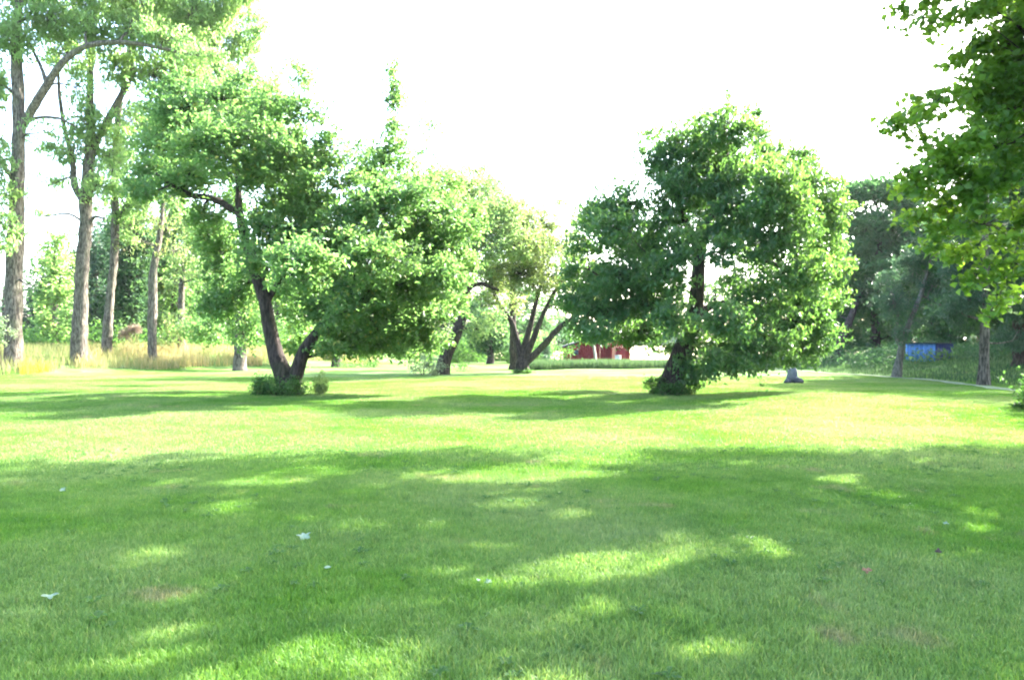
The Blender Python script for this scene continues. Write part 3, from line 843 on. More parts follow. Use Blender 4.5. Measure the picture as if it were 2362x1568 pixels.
# background foliage behind the ashes
def bushy(name, label, D, px, top, w, leaf, bark, seed, trunk=True, base=812, lsz=(.28, .17), group=None, dens=2.8, tr=8, cat="tree", k=7, fill=1.0, crr=.62):
    rg = np.random.default_rng(seed)
    h = base - top
    bl = []
    for i in range(k):
        t = (i + .5) / k
        ww = w * (.45 + .55 * math.sin(math.pi * min(1, t * .9 + .12)))
        y = base - h * (.12 + .80 * t)
        for sgn in (-1, 1):
            bl.append((px + sgn * ww * rg.uniform(.15, .6), y + rg.normal(0, h * .04), ww * rg.uniform(.4, .62), h * rg.uniform(.09, .15), rg.uniform(-1.2, 1.2), fill))
    st = [[(px, base + 14, 0, tr), (px + 2, base - h * .3, 0, tr * .8), (px - 2, base - h * .6, 0, tr * .55), (px, base - h * .88, 0, tr * .25)]]
    return tree(name, label, D, st, bl, leaf, bark, lsz, 22, crr, dens, group, cat, seed, limb_r=.05)


bushy("background_tree", "broad mid green tree closing the view behind the third ash trunk", 74, 270, 500, 90, M_SHRUB, M_BARKD, 40, k=7, base=820)
bushy("background_tree", "broad dark tree closing the view behind the fourth ash and the sapling", 76, 380, 580, 90, M_DARK, M_BARKD, 39, k=7, base=820)
bushy("background_tree", "broad green tree low behind the first and second ash trunks", 84, 110, 640, 90, M_BLUISH, M_BARKD, 38, k=6, base=812)
bushy("young_tree", "bright green young tree between the two thickest ash trunks at the left", 55, 125, 530, 52, M_ASH, M_BARKG, 41, k=6)
bushy("young_tree", "yellow green young tree close behind the second ash trunk", 60, 172, 560, 34, M_APPLE2, M_BARKG, 42, k=5)
bushy("background_tree", "dark green bushy tree behind the gap between the second and third ash trunks", 68, 225, 500, 48, M_BLUISH, M_BARKG, 43, k=6)
bushy("background_tree", "dark dense bushy tree filling the gap between the third and fourth ash trunks", 62, 300, 440, 62, M_DARK, M_BARKD, 44, k=7, base=820)
bushy("background_tree", "mid green bushy tree behind the slim pale stemmed young tree", 66, 400, 400, 75, M_APPLE, M_BARKD, 45, k=7, base=825)
bushy("background_tree", "dark bushy tree behind the leaning stem of the two stemmed fruit tree", 72, 500, 520, 70, M_SHRUB, M_BARKD, 46, k=7, base=825)
bushy("background_tree", "deep green tree hidden far behind the middle of the two stemmed fruit tree's crown", 95, 640, 600, 80, M_SHRUB, M_BARKD, 47, k=5, base=815, lsz=(.4, .24), crr=.9, dens=1.4)
bushy("background_tree", "small bluish tree low at the far left edge behind the pale grey shrub", 90, 10, 640, 60, M_BLUISH, M_BARKD, 48, k=5, base=800, lsz=(.4, .24), crr=.9, dens=1.1, fill=.8)

for k_, (lb_, d_, px_, tp_, w_, mt_) in enumerate([
        ("broad light green tree far behind the foot of the two stemmed fruit tree", 104, 560, 610, 120, M_ASH),
        ("broad light green tree far behind the sapling and the fourth ash", 108, 420, 560, 120, M_APPLE2),
        ("wide fresh green tree far behind the slender fruit tree", 112, 720, 650, 120, M_APPLE),
        ("wide pale green tree far behind the right part of the two stemmed fruit tree", 108, 880, 620, 120, M_APPLE2),
        ("wide soft green tree far behind the bent fruit tree", 104, 1020, 610, 110, M_FARG),
        ("wide grey green tree far behind the low forking fruit tree", 106, 1190, 640, 100, M_FARG),
        ("low wide tree far behind the gap left of the red barn", 116, 1290, 720, 60, M_FARG),
        ("wide dull green tree far behind the third ash", 112, 260, 600, 110, M_FARG)]):
    bushy("background_tree", lb_, d_, px_, tp_, w_, mt_, M_BARKD, 140 + k_, k=6, base=822, lsz=(.42, .27), crr=1.0, dens=1.7)

# background behind the centre
bushy("background_tree", "far green tree behind the slender fruit tree in the weedy patch", 96, 790, 640, 80, M_SHRUB, M_BARKD, 49, k=6, base=815, lsz=(.4, .24), crr=.9, dens=1.4)
bushy("background_tree", "far olive tree behind the bent fruit tree's crown", 100, 960, 560, 90, M_OLIVE, M_BARKD, 50, k=6, base=815, lsz=(.4, .24), crr=.9, dens=1.4)
bushy("background_tree", "dark conifer like tree seen between the bent tree and the low forking tree", 80, 1110, 660, 50, M_DARK, M_BARKD, 51, k=6, base=825, lsz=(.34, .14), crr=.7)
bushy("background_tree", "dark spreading bush like tree low between the bent fruit tree and the olive toned one", 66, 1130, 710, 60, M_DARK, M_BARKD, 57, k=6, base=828, lsz=(.28, .16), crr=.6, dens=2.4)
bushy("background_tree", "low mid green tree right behind the foot of the slender fruit tree", 78, 700, 730, 70, M_SHRUB, M_BARKD, 58, k=5, base=826, lsz=(.34, .2), crr=.7, dens=2)
bushy("background_tree", "low pale green tree behind the foot of the bent fruit tree", 80, 930, 720, 80, M_APPLE2, M_BARKD, 59, k=5, base=826, lsz=(.34, .2), crr=.7, dens=2)
bushy("background_tree", "low dark bushy tree behind the trunk of the low forking tree", 84, 1165, 700, 38, M_DARK, M_BARKD, 52, k=5, base=825, lsz=(.34, .14), crr=.7)
bushy("background_tree", "soft green distant tree behind the stems of the low forking tree", 110, 1250, 720, 45, M_BLUISH, M_BARKD, 53, k=4, base=815, lsz=(.42, .26), crr=1.0, dens=1.2, fill=.7)
bushy("young_conifer", "narrow dark young conifer just left of the red barn", 66, 1259, 775, 10, M_BLUISH, M_BARKD, 54, k=5, base=840, lsz=(.2, .05), crr=.22, dens=4, tr=3, cat="conifer")
bushy("background_tree", "dark tree directly behind the dense fruit tree's trunk, right of the barn", 90, 1650, 640, 90, M_DARK, M_BARKD, 55, k=6, base=815, lsz=(.4, .24), crr=.9, dens=1.4)
bushy("background_tree", "far dark tree beyond the right half of the dense fruit tree", 85, 1830, 600, 100, M_DARK, M_BARKD, 56, k=7, base=825, lsz=(.4, .24), crr=.85, dens=1.6)

# ------------------------------------------------------------------ trees beyond the path on the right
tree("background_tree", "tall rounded tree topping the gap between the dense fruit tree and the maple", 62,
     [[(2018, 850, 0, 13), (2018, 780, 0, 11), (2020, 700, 0, 9), (2025, 600, 0, 7), (2030, 500, 0, 4)],
      [(1915, 862, -4, 11), (1935, 800, -4, 9), (1958, 740, -3, 8), (1990, 660, -1, 5)]],
     [(1975, 450, 45, 32, 0), (2040, 440, 55, 30, 0), (2095, 455, 45, 32, 0), (1990, 520, 60, 45, 0), (2070, 530, 65, 50, 0), (2130, 520, 50, 50, .5), (1970, 600, 50, 45, .5), (2040, 620, 70, 50, -.5),
      (2110, 620, 60, 55, 0), (1960, 680, 50, 45, 0), (2030, 710, 65, 45, 0), (1930, 740, 40, 35, -1), (1960, 780, 50, 30, -1), (2070, 770, 50, 30, 0, .7), (2000, 440, 60, 30, .3), (2070, 455, 60, 35, .5), (2020, 560, 80, 50, .8), (1940, 480, 35, 45, .3, .8), (2080, 590, 70, 50, .8), (1940, 640, 45, 45, .6), (2040, 670, 80, 40, 1), (2120, 690, 60, 40, .5)],
     M_FARG, M_BARKD, (.30, .18), 26, .62, 3.2, seed=61, limb_r=.07)
tree("background_tree", "feathery pale trunked tree leaning right beside the path left of the blue shed", 38.5,
     [[(2068, 872, 0, 10), (2072, 835, 0, 8), (2082, 790, 0, 7), (2098, 740, 0, 5.5), (2120, 690, 0, 5), (2135, 640, 0, 3.5), (2150, 580, 0, 2)],
      [(2076, 800, 0, 4), (2064, 770, .2, 4), (2070, 730, .3, 3), (2060, 680, .4, 2)],
      [(2125, 680, 0, 3), (2160, 700, .2, 2.2), (2200, 712, .4, 1.6)]],
     [(2060, 700, 50, 40, .5, .8), (2110, 620, 50, 50, .3, .8), (2150, 590, 50, 45, 0, .8), (2160, 660, 45, 40, .3, .7), (2080, 760, 35, 25, .5, .5), (2110, 740, 30, 20, .4, .5), (2200, 640, 45, 40, .4, .7), (2040, 650, 35, 35, .5, .5)],
     M_BLUISH, M_BARKP, (.15, .05), 40, .36, 2.8, seed=62, droop=.6)
tree("background_tree", "straight grey trunked conifer like tree at the path's edge below the maple", 30.5,
     [[(2268, 892, 0, 13), (2268, 850, 0, 11), (2270, 790, 0, 10), (2271, 720, 0, 9), (2272, 640, 0, 8), (2274, 540, 0, 6), (2276, 420, 0, 4)],
      [(2271, 790, 0, 2.5), (2300, 792, 0, 2), (2335, 786, 0, 1.2)]],
     [(2230, 690, 55, 30, .5, .7), (2310, 690, 55, 30, .5, .7), (2230, 620, 60, 45, 1), (2310, 610, 60, 50, 1), (2270, 530, 70, 60, .8), (2350, 700, 40, 40, 1), (2200, 720, 40, 30, 1, .6), (2340, 780, 40, 30, 2.0, .6)],
     M_BLUISH, M_BARKG, (.2, .04), 44, .33, 3.4, seed=63, droop=.7)
bushy("background_tree", "wide dark tree far beyond the leaning pale trunk", 84, 2020, 560, 130, M_FARG, M_BARKD, 160, k=7, base=815, lsz=(.4, .25), crr=.9, dens=2.0)
bushy("background_tree", "wide tree filling the gap between the rounded tree and the maple", 76, 2150, 500, 90, M_FARG, M_BARKD, 161, k=7, base=815, lsz=(.38, .23), crr=.85, dens=2.0)
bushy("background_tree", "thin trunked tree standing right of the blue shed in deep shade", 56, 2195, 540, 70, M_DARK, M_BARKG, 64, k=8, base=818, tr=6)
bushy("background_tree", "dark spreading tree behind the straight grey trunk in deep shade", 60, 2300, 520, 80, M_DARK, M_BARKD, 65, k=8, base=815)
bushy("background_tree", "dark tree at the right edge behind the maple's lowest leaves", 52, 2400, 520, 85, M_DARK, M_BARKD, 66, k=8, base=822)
bushy("background_tree", "far dull green tree behind the blue shed and the leaning pale trunk", 88, 2120, 600, 110, M_DARK, M_BARKD, 67, k=7, base=790, lsz=(.4, .24), crr=.9, dens=1.6)
bushy("background_tree", "far dull green tree filling the gap right of the thin trunked tree", 88, 2260, 560, 110, M_BLUISH, M_BARKD, 68, k=7, base=790, lsz=(.4, .24), crr=.9, dens=1.6)

# tall trees outside the frame on the right: their shade lies over the path and the near lawn
def outside(name, label, x, y, z0, z1, r, leaf, seed, dens=.9, fill=1.0, gaps=()):
    rg = np.random.default_rng(seed)
    wb = []
    n = int(10 + r * 1.5)
    for i in range(n):
        t = (i + .5) / n
        zz = z0 + (z1 - z0) * t
        rad = r * math.sin(math.pi * (.16 + .74 * t)) ** .7 * .6
        a = i * 2.4
        wb.append((x + math.cos(a) * rad, y + math.sin(a) * rad, zz, r * .42, r * .42, r * .34, fill))
    g0 = float(ground(x, y))
    st = [[(x, y, g0, .3), (x, y, z0, .27), (x + .2, y, (z0 + z1) / 2, .18), (x, y, z1 - 1, .06)]]
    st = [[(a, b, c, d, 0) for a, b, c, d in s] for s in st]
    return tree(name, label, y, st, [], leaf, M_BARK, (.3, .2), 22, .7, dens, None, "tree", seed, wblobs=wb, limb_r=.07, gaps=gaps)


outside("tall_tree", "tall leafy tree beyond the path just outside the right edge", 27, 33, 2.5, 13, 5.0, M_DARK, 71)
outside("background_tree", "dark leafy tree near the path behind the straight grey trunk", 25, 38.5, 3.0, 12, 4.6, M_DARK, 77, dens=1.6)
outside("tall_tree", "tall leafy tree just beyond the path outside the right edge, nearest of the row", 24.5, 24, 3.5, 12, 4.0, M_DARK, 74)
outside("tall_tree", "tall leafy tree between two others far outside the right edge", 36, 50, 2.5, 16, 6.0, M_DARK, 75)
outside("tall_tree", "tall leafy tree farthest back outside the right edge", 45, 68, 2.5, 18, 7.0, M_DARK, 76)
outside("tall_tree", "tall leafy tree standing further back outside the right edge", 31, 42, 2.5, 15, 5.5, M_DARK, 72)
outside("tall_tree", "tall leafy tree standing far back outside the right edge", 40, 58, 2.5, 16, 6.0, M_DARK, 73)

GAPS = []  # cuts shaped into the crowns so sun flecks land on the near lawn
for gx, gy, gw, gh in [(1330, 1318, 200, 60), (1450, 1300, 200, 50), (1560, 1285, 150, 42), (1730, 1265, 100, 30), (1310, 1190, 80, 26), (1820, 1298, 110, 30),
                       (400, 1480, 140, 60), (330, 1512, 160, 45), (720, 1530, 260, 80), (860, 1550, 150, 60), (1930, 1110, 80, 26), (2150, 1072, 90, 22),
                       (2190, 1155, 70, 22), (2255, 1180, 90, 22), (2200, 1305, 90, 28), (1240, 1092, 340, 34), (1060, 1104, 300, 22), (1880, 1152, 80, 22),
                       (560, 1118, 160, 18), (50, 1112, 130, 18), (340, 1290, 140, 46), (1180, 1165, 180, 18), (820, 1215, 160, 22), (1940, 1420, 100, 50), (1380, 1058, 260, 26)]:
    d_ = EYE * F / (gy - HY)
    GAPS.append(((gx - CX) / F * d_, d_, max(.26, 1.35 * gw / 2 / F * d_), max(.28, 1.35 * gh / 2 * d_ * d_ / (EYE * F))))
GAPS += [(3, 13.4, 15, 2.3), (3, 16, 15, 2.6)]
g_ = np.random.default_rng(5)
for _ in range(48):
    d_ = g_.uniform(3.3, 10.2)
    GAPS.append((g_.uniform(-.7, .66) * d_, d_, g_.uniform(.12, .38), g_.uniform(.12, .34)))

# ------------------------------------------------------------------ near maple at the right edge, overhanging the lawn
tree("maple_tree", "big maple overhanging the lawn from the right edge of the view", 12.5,
     [[(12.2, 10.6, 0, .36, 0), (12.1, 10.7, 1.5, .31, 0), (11.8, 11.0, 3.2, .27, 0), (11.3, 11.3, 5.5, .22, 0), (10.6, 11.8, 8.0, .16, 0), (9.8, 12.4, 10.5, .10, 0), (9.2, 12.8, 12.5, .05, 0)],
      [(11.9, 10.9, 2.9, .15, 0), (10.6, 11.4, 3.9, .12, 0), (9.2, 11.8, 4.5, .09, 0), (8.3, 12.0, 4.7, .04, 0)],
      [(11.3, 11.3, 5.5, .13, 0), (10.0, 10.6, 7.2, .10, 0), (8.2, 10.0, 8.6, .07, 0), (6.2, 9.8, 9.6, .04, 0)],
      [(11.7, 11.0, 4.0, .12, 0), (10.9, 9.5, 5.5, .09, 0), (9.6, 8.0, 6.6, .06, 0)]],
     [(2100, 15, 50, 22, 0, .6), (2130, 40, 60, 28, 0, .55), (2240, 40, 70, 35, .2, .6), (2180, 60, 30, 22, 0, .4), (2340, 90, 60, 60, .2, .8), (2290, 170, 60, 45, .2, .8), (2250, 230, 55, 35, -.2, .8), (2170, 250, 48, 22, 0, .7), (2080, 285, 30, 22, 0, .7), (2110, 260, 25, 15, 0, .4),
      (2340, 250, 60, 60, .3), (2210, 330, 60, 40, -.2), (2300, 340, 70, 50, 0), (2150, 400, 50, 40, 0), (2230, 430, 70, 45, -.3), (2330, 430, 60, 50, -.2), (2170, 480, 55, 35, .2, .9), (2270, 520, 65, 40, 0),
      (2350, 530, 50, 50, .2), (2140, 570, 30, 28, .2, .6), (2180, 540, 40, 25, .1, .6), (2340, 610, 50, 35, 0), (2300, 680, 26, 24, 0, .8), (2285, 725, 20, 18, -.1, .7), (2345, 690, 35, 35, .2, .8), (2130, 325, 42, 24, 0, .6), (2120, 440, 38, 28, .1, .6), (2112, 505, 34, 28, 0, .6), (2160, 235, 40, 22, 0, .5), (2210, 150, 45, 26, .1, .4), (2062, 275, 24, 15, 0, .8), (2200, 380, 55, 40, .3, .8), (2220, 600, 50, 35, .2, .7), (2250, 640, 35, 25, .3, .5), (2270, 110, 50, 30, 0, .5)],
     M_MAPLE, M_BARK, (.12, .095), 36, .28, 2.2, seed=81, gaps=GAPS, shoot_l=.28,
     wblobs=[(9.8, 11.6, 4.6, 1.7, 1.6, 1.3), (9.4, 9.2, 5.4, 1.8, 1.8, 1.3, .9), (9.4, 13.0, 6.4, 1.7, 1.8, 1.3), (7.9, 12.4, 8.6, 2.0, 1.8, 1.3), (5.6, 12.6, 9.6, 2.0, 1.8, 1.2),
             (4.0, 14.2, 10.4, 1.9, 1.8, 1.2), (7.0, 15.0, 10.6, 2.2, 2.0, 1.3), (11.2, 13.8, 8.4, 2.1, 2.0, 1.5), (10.2, 10.2, 7.2, 2.0, 1.9, 1.4), (13.2, 12.8, 6.2, 2.0, 1.9, 1.5),
             (8.0, 9.4, 8.4, 1.7, 1.6, 1.1, .8), (10.6, 8.8, 4.2, 1.4, 1.5, 1.0, .7), (12.4, 10.4, 9.0, 1.8, 1.8, 1.4, .8), (5.8, 10.6, 8.8, 1.6, 1.4, 1.0, .8)])
tree("tall_tree", "tall broad tree behind the maple outside the right edge", 19.0,
     [[(17.5, 16.6, .2, .42, 0), (17.4, 16.8, 4, .36, 0), (16.6, 17.2, 7.5, .29, 0), (15.0, 17.8, 11, .20, 0), (13.2, 18.4, 14, .11, 0), (11.6, 18.6, 16, .05, 0)],
      [(16.2, 17.4, 8.6, .18, 0), (13.6, 17.4, 10.6, .15, 0), (11.0, 17.2, 11.6, .11, 0), (8.6, 17.2, 12.0, .07, 0), (6.6, 17.6, 13.0, .04, 0)]],
     [], M_MAPLE, M_BARK, (.17, .13), 24, .36, 1.7, seed=82, gaps=GAPS,
     wblobs=[(8.6, 16.8, 12.6, 2.3, 2.0, 1.5), (6.4, 18.0, 13.6, 2.2, 1.9, 1.4), (9.2, 19.4, 13.0, 2.3, 2.0, 1.5), (11.4, 16.6, 11.2, 2.2, 2.0, 1.5), (12.2, 15.8, 9.4, 2.0, 1.9, 1.4, .9), (4.6, 19.0, 14.6, 2.0, 1.9, 1.3, .9),
             (14.8, 15.6, 7.4, 2.1, 1.9, 1.6, .9), (16.0, 18.0, 8.6, 2.2, 2.0, 1.6), (12.0, 19.8, 12.0, 2.2, 1.6, 1.6), (9.6, 18.6, 16.0, 2.2, 1.9, 1.5), (7.4, 19.8, 16.0, 1.9, 1.7, 1.4, .8), (15.0, 19.8, 11.2, 2.0, 1.6, 1.6)])
outside("tall_tree", "broad tree outside the right edge nearest to the viewer", 14.0, 6.6, 4.0, 13, 4.0, M_MAPLE, 83, dens=1.4, gaps=GAPS)
tree("young_tree", "yellow leafed sapling cut by the right edge of the view", 18.5,
     [[(2385, 985, 0, 8), (2384, 960, 0, 6), (2390, 920, 0, 4), (2395, 870, 0, 2)]],
     [(2375, 930, 26, 12, 0), (2395, 950, 25, 18, 0), (2350, 938, 16, 5, 0, .7), (2356, 962, 12, 7, 0, .6), (2400, 900, 30, 25, 0), (2380, 985, 14, 10, 0, .6)],
     M_SHRUB, M_BARK, (.09, .06), 24, .14, 5, seed=84, cat="sapling", limb_r=.012)


# ------------------------------------------------------------------ tall grasses
def blades(name, label, pts, h0, h1, w, mat, rg, cat="grass"):
    n = len(pts)
    g = ground(pts[:, 0], pts[:, 1])
    h = rg.uniform(h0, h1, n)
    a = rg.uniform(0, 2 * np.pi, n)
    la = rg.uniform(0, 2 * np.pi, n); ln = h * rg.uniform(.05, .45, n)
    ww = w * rg.uniform(.6, 1.3, n)
    d = np.stack([np.cos(a) * ww / 2, np.sin(a) * ww / 2, 0 * a], 1)
    b = np.stack([pts[:, 0], pts[:, 1], g - .03], 1)
    tip = b + np.stack([np.cos(la) * ln, np.sin(la) * ln, h], 1)
    mid = b * .45 + tip * .55 - np.stack([np.cos(la) * ln * .25, np.sin(la) * ln * .25, 0 * a], 1)
    V = np.stack([b - d, b + d, mid + d * .9, mid - d * .9, tip], 1)
    k = np.arange(n)[:, None, None] * 5
    T = (k + np.array([[0, 1, 2], [0, 2, 3], [3, 2, 4]])[None]).reshape(-1, 3)
    return tag(mesh_np(name, V.reshape(-1, 3), T, mat), label, cat, kind="stuff")


def region(n, x0, x1, y0, y1, test, rg):
    p = np.stack([rg.uniform(x0, x1, n), rg.uniform(y0, y1, n)], 1)
    return p[test(p[:, 0], p[:, 1])]


rg = np.random.default_rng(90)
def left_u(x, y): return (x + 28) * (-26 / 29.07) + (y - 33) * (13 / 29.07) + .6 * np.sin(y * .7) + .5 * np.sin(x * .9)
blades("meadow_grass", "pale green uncut meadow grass along the left bank",
       region(60000, -46, -9, 30, 66, lambda x, y: (left_u(x, y) > 1.0) & (y > 33), rg), .3, .75, .03, M_MEADOW, rg)
blades("meadow_grass", "dry straw coloured grass below the third and fourth ash trunks",
       region(40000, -34, -10, 33, 60, lambda x, y: (left_u(x, y) > .9) & ((x / y > -.56) & (x / y < -.32)) & (np.sin(x * .8 + y * .5) + rg.normal(0, .5, len(x)) > -.3), rg), .4, .95, .035, M_STRAW, rg)
blades("meadow_grass", "ochre yellow dead grass patch below the tallest ash at the left edge",
       region(9000, -30, -19, 35, 42, lambda x, y: (left_u(x, y) > .4) & (x / y < -.54) & (x / y > -.63), rg), .3, .7, .035, M_OCHRE, rg)
blades("bank_grass", "grey green uncut grass strip in front of the red barn",
       region(26000, 1.2, 13, 50, 58, lambda x, y: np.abs(y - 54 - .2 * x) < 2.2 + .5 * np.sin(x), rg), .35, .75, .035, M_BANKG, rg)
blades("bank_grass", "shaded uncut grass on the bank beyond the path",
       region(24000, 18.6, 40, 14, 58, lambda x, y: x > 19.2 + .5 * np.sin(y * .5), rg), .10, .32, .04, M_BANKG, rg)
blades("bank_grass", "straw grass fringe behind the foot of the slender fruit tree",
       region(7000, -26, -12, 62, 72, lambda x, y: (y > 63) , rg), .2, .5, .04, M_STRAW, rg)


def mass(name, label, pts, hgt, leaf, lsz, rg, cat="undergrowth"):
    g = ground(pts[:, 0], pts[:, 1])
    c = np.column_stack([pts, g + hgt * rg.uniform(0.02, 1, len(pts)) ** .9])
    V, T = leaf_geo(c, lsz, lsz * .55, rg, .2)
    return tag(mesh_np(name, V, T, leaf), label, cat, kind="stuff")


p_ = region(26000, 20, 50, 36, 72, lambda x, y: (x > 21.5) & (y > 44 - .3 * (x - 22)), rg)
mass("undergrowth", "dark leafy undergrowth on the bank beneath the trees beyond the path", p_, .5 + .9 * (.5 + .5 * np.sin(p_[:, 0] * .9) * np.sin(p_[:, 1] * .7)), M_DARK, .24, rg)
p_ = region(26000, -52, -16, 50, 78, lambda x, y: left_u(x, y) > 7, rg)
mass("undergrowth", "mixed green undergrowth beneath the ash trees on the left bank", p_, .8 + 1.8 * (.5 + .5 * np.sin(p_[:, 0] * .8) * np.sin(p_[:, 1] * .6)), M_SHRUB, .26, rg)
p_ = region(30000, -40, 4.6, 78, 88, lambda x, y: y > 80 + np.sin(x * .5), rg)
mass("undergrowth", "light green hedge like growth across the far end of the lawn behind the fruit trees", p_, 2.6 + 1.1 * np.sin(p_[:, 0] * .7) * np.sin(p_[:, 0] * .23), M_APPLE, .34, rg)
p_ = region(9000, -7, 4.4, 70, 76, lambda x, y: (np.sin(x * 1.1) > -.5), rg)
mass("undergrowth", "dark green thicket behind the low forking fruit tree and left of the red barn", p_, 1.9 + .8 * np.sin(p_[:, 0] * 1.3), M_SHRUB, .28, rg)
# a far wood closes the horizon
th = rg.uniform(-1.25, 1.25, 26000)
rr_ = rg.uniform(215, 250, len(th))
tops = 6.0 + 2.2 * np.sin(th * 17) + 1.6 * np.sin(th * 41 + 1) + 1.0 * np.sin(th * 97)
px_ = np.stack([np.sin(th) * rr_, np.cos(th) * rr_], 1)
c = np.column_stack([px_, tops * rg.uniform(0, 1, len(th)) ** .8])
V, T = leaf_geo(c, 2.0, 1.4, rg, .2)
tag(mesh_np("far_wood", V, T, M_BLUISH), "low distant wood closing the horizon", "wood", kind="stuff")


# ------------------------------------------------------------------ buildings and objects
def box(geo, c, s, rz=0.0):
    v = np.array([[x, y, z] for x in (-.5, .5) for y in (-.5, .5) for z in (-.5, .5)]) * np.array(s)
    cs, sn = math.cos(rz), math.sin(rz)
    v = np.column_stack([v[:, 0] * cs - v[:, 1] * sn, v[:, 0] * sn + v[:, 1] * cs, v[:, 2]]) + np.array(c)
    geo.add(v, [[0, 1, 3, 2], [4, 6, 7, 5], [0, 4, 5, 1], [2, 3, 7, 6], [0, 2, 6, 4], [1, 5, 7, 3]])


def barn():
    D = 74.0
    s = D / F
    x0 = (1306 - CX) * s
    gz = float(ground(x0 + 3, D)) - .15
    root = empty("red_barn", (x0 + 3, D, gz), "small red boarded barn seen under the dense dark green fruit tree", "barn")
    red = plain_mat("falun_red", (.12, .013, .013), (.18, .024, .022), 3, .85, .2, .1)
    redr = plain_mat("red_trim", (.16, .018, .016), (.22, .03, .026), 3, .85, .1, .1)
    dark = plain_mat("barn_roof", (.035, .035, .038), (.07, .068, .07), 4, .8, .3, .2)
    white = plain_mat("white_boards", (.35, .36, .36), (.5, .5, .5), 5, .7, .1, .2)
    W1, H1, H1r, dep = 4.1, 1.6, 2.3, 5.0
    g = Geo()
    # main wing: gable end towards the lawn, low eaves
    xa, xb = x0, x0 + W1
    pr = lambda x: H1 + (H1r - H1) * (1 - abs(x - (xa + W1 / 2)) / (W1 / 2))
    n = 22
    bw = W1 / n
    for i in range(n):
        xl = xa + i * bw + .008; xr = xl + bw - .016
        for yy, q in ((D, 1), (D + dep, -1)):
            v = [[xl, yy - .03, gz], [xr, yy - .03, gz], [xr, yy - .03, gz + pr(xr)], [xl, yy - .03, gz + pr(xl)],
                 [xl, yy + .03, gz], [xr, yy + .03, gz], [xr, yy + .03, gz + pr(xr)], [xl, yy + .03, gz + pr(xl)]]
            g.add(v, [[0, 1, 2, 3], [7, 6, 5, 4], [0, 3, 7, 4], [1, 5, 6, 2], [3, 2, 6, 7]])
    box(g, (xa + .03, D + dep / 2, gz + H1 / 2), (.06, dep - .1, H1)); box(g, (xb - .03, D + dep / 2, gz + H1 / 2), (.06, dep - .1, H1))
    g.build("wall", red, root)
    g = Geo()
    sl = (H1r - H1) / (W1 / 2)
    xm = xa + W1 / 2
    for sg in (-1, 1):
        e = xm + sg * (W1 / 2 + .3)
        ze = gz + H1r - sl * (W1 / 2 + .3)
        v = [[xm, D - .25, gz + H1r + .03], [e, D - .25, ze + .03], [e, D + dep + .2, ze + .03], [xm, D + dep + .2, gz + H1r + .03]]
        v += [[a, b, c_ + .09] for a, b, c_ in v]
        g.add(v, [[0, 1, 2, 3], [7, 6, 5, 4], [0, 4, 5, 1], [1, 5, 6, 2], [2, 6, 7, 3], [3, 7, 4, 0]])
    g.build("roof", dark, root)
    # right wing, taller
    g = Geo()
    xc, xd = xb + .01, xb + 1.75
    W2 = xd - xc
    H2, H2r = 1.6, 2.55
    pr2 = lambda x: H2 + (H2r - H2) * (1 - abs(x - (xc + W2 / 2)) / (W2 / 2))
    n = 10; bw = W2 / n
    for i in range(n):
        xl = xc + i * bw + .008; xr = xl + bw - .016
        yy = D - 1.0
        v = [[xl, yy - .03, gz], [xr, yy - .03, gz], [xr, yy - .03, gz + pr2(xr)], [xl, yy - .03, gz + pr2(xl)],
             [xl, yy + .03, gz], [xr, yy + .03, gz], [xr, yy + .03, gz + pr2(xr)], [xl, yy + .03, gz + pr2(xl)]]
        g.add(v, [[0, 1, 2, 3], [7, 6, 5, 4], [0, 3, 7, 4], [1, 5, 6, 2], [3, 2, 6, 7]])
    box(g, (xc + .03, D + 1, gz + H2 / 2), (.06, 3.8, H2)); box(g, (xd - .03, D + 1, gz + H2 / 2), (.06, 3.8, H2))
    g.build("porch_wall", redr, root)
    g = Geo()
    xm = xc + W2 / 2
    sl = (H2r - H2) / (W2 / 2)
    for sg in (-1, 1):
        e = xm + sg * (W2 / 2 + .12); ze = gz + H2r - sl * (W2 / 2 + .12)
        v = [[xm, D - 1.12, gz + H2r + .02], [e, D - 1.12, ze + .02], [e, D + 3, ze + .02], [xm, D + 3, gz + H2r + .02]]
        v += [[a, b, c_ + .07] for a, b, c_ in v]
        g.add(v, [[0, 1, 2, 3], [7, 6, 5, 4], [0, 4, 5, 1], [1, 5, 6, 2], [2, 6, 7, 3], [3, 7, 4, 0]])
    g.build("porch_roof", redr, root)
    g = Geo(); box(g, (xm, D - 1.05, gz + .75), (.8, .05, 1.5)); d = g.build("door", plain_mat("door_dark_red", (.13, .012, .012), (.18, .02, .018), 3), root)
    g = Geo(); box(g, (xd - .02, D - 1.06, gz + .8), (.08, .08, 1.6)); g.build("corner_board", red, root)
    g = Geo(); box(g, (xa + .9, D - .06, gz + 1.05), (.5, .05, .45)); w = g.build("window", plain_mat("dark_glass", (.02, .03, .04), (.05, .06, .08), 2, .15, 0, .5), root)
    g = Geo()
    for a in (-.27, .27): box(g, (xa + .9 + a, D - .09, gz + 1.05), (.05, .04, .55))
    for a in (-.25, .25): box(g, (xa + .9, D - .091, gz + 1.05 + a), (.49, .04, .05))
    g.build("frame", redr, w)
    # pale pole and white bin in front
    g = Geo()
    b0 = P(1375, 842, 70); b1 = P(1368, 790, 71)
    gz2 = float(ground(b0[0], b0[1]))
    tube(g, spline([[b0[0], b0[1], gz2 - .1, .13], [*b1, .10]], .4), 8, .05)
    t = g.build("pole", plain_mat("pale_wood", (.18, .17, .12), (.28, .26, .19), 4, .8, .2), None, True)
    tag(t, "pale wooden pole leaning before the middle of the red barn", "pole")
    c = P(1425, 829, 71.5)
    gz3 = float(ground(c[0], c[1]))
    rt = empty("white_bin", (c[0], c[1], gz3), "small white bin standing before the right end of the red barn", "bin")
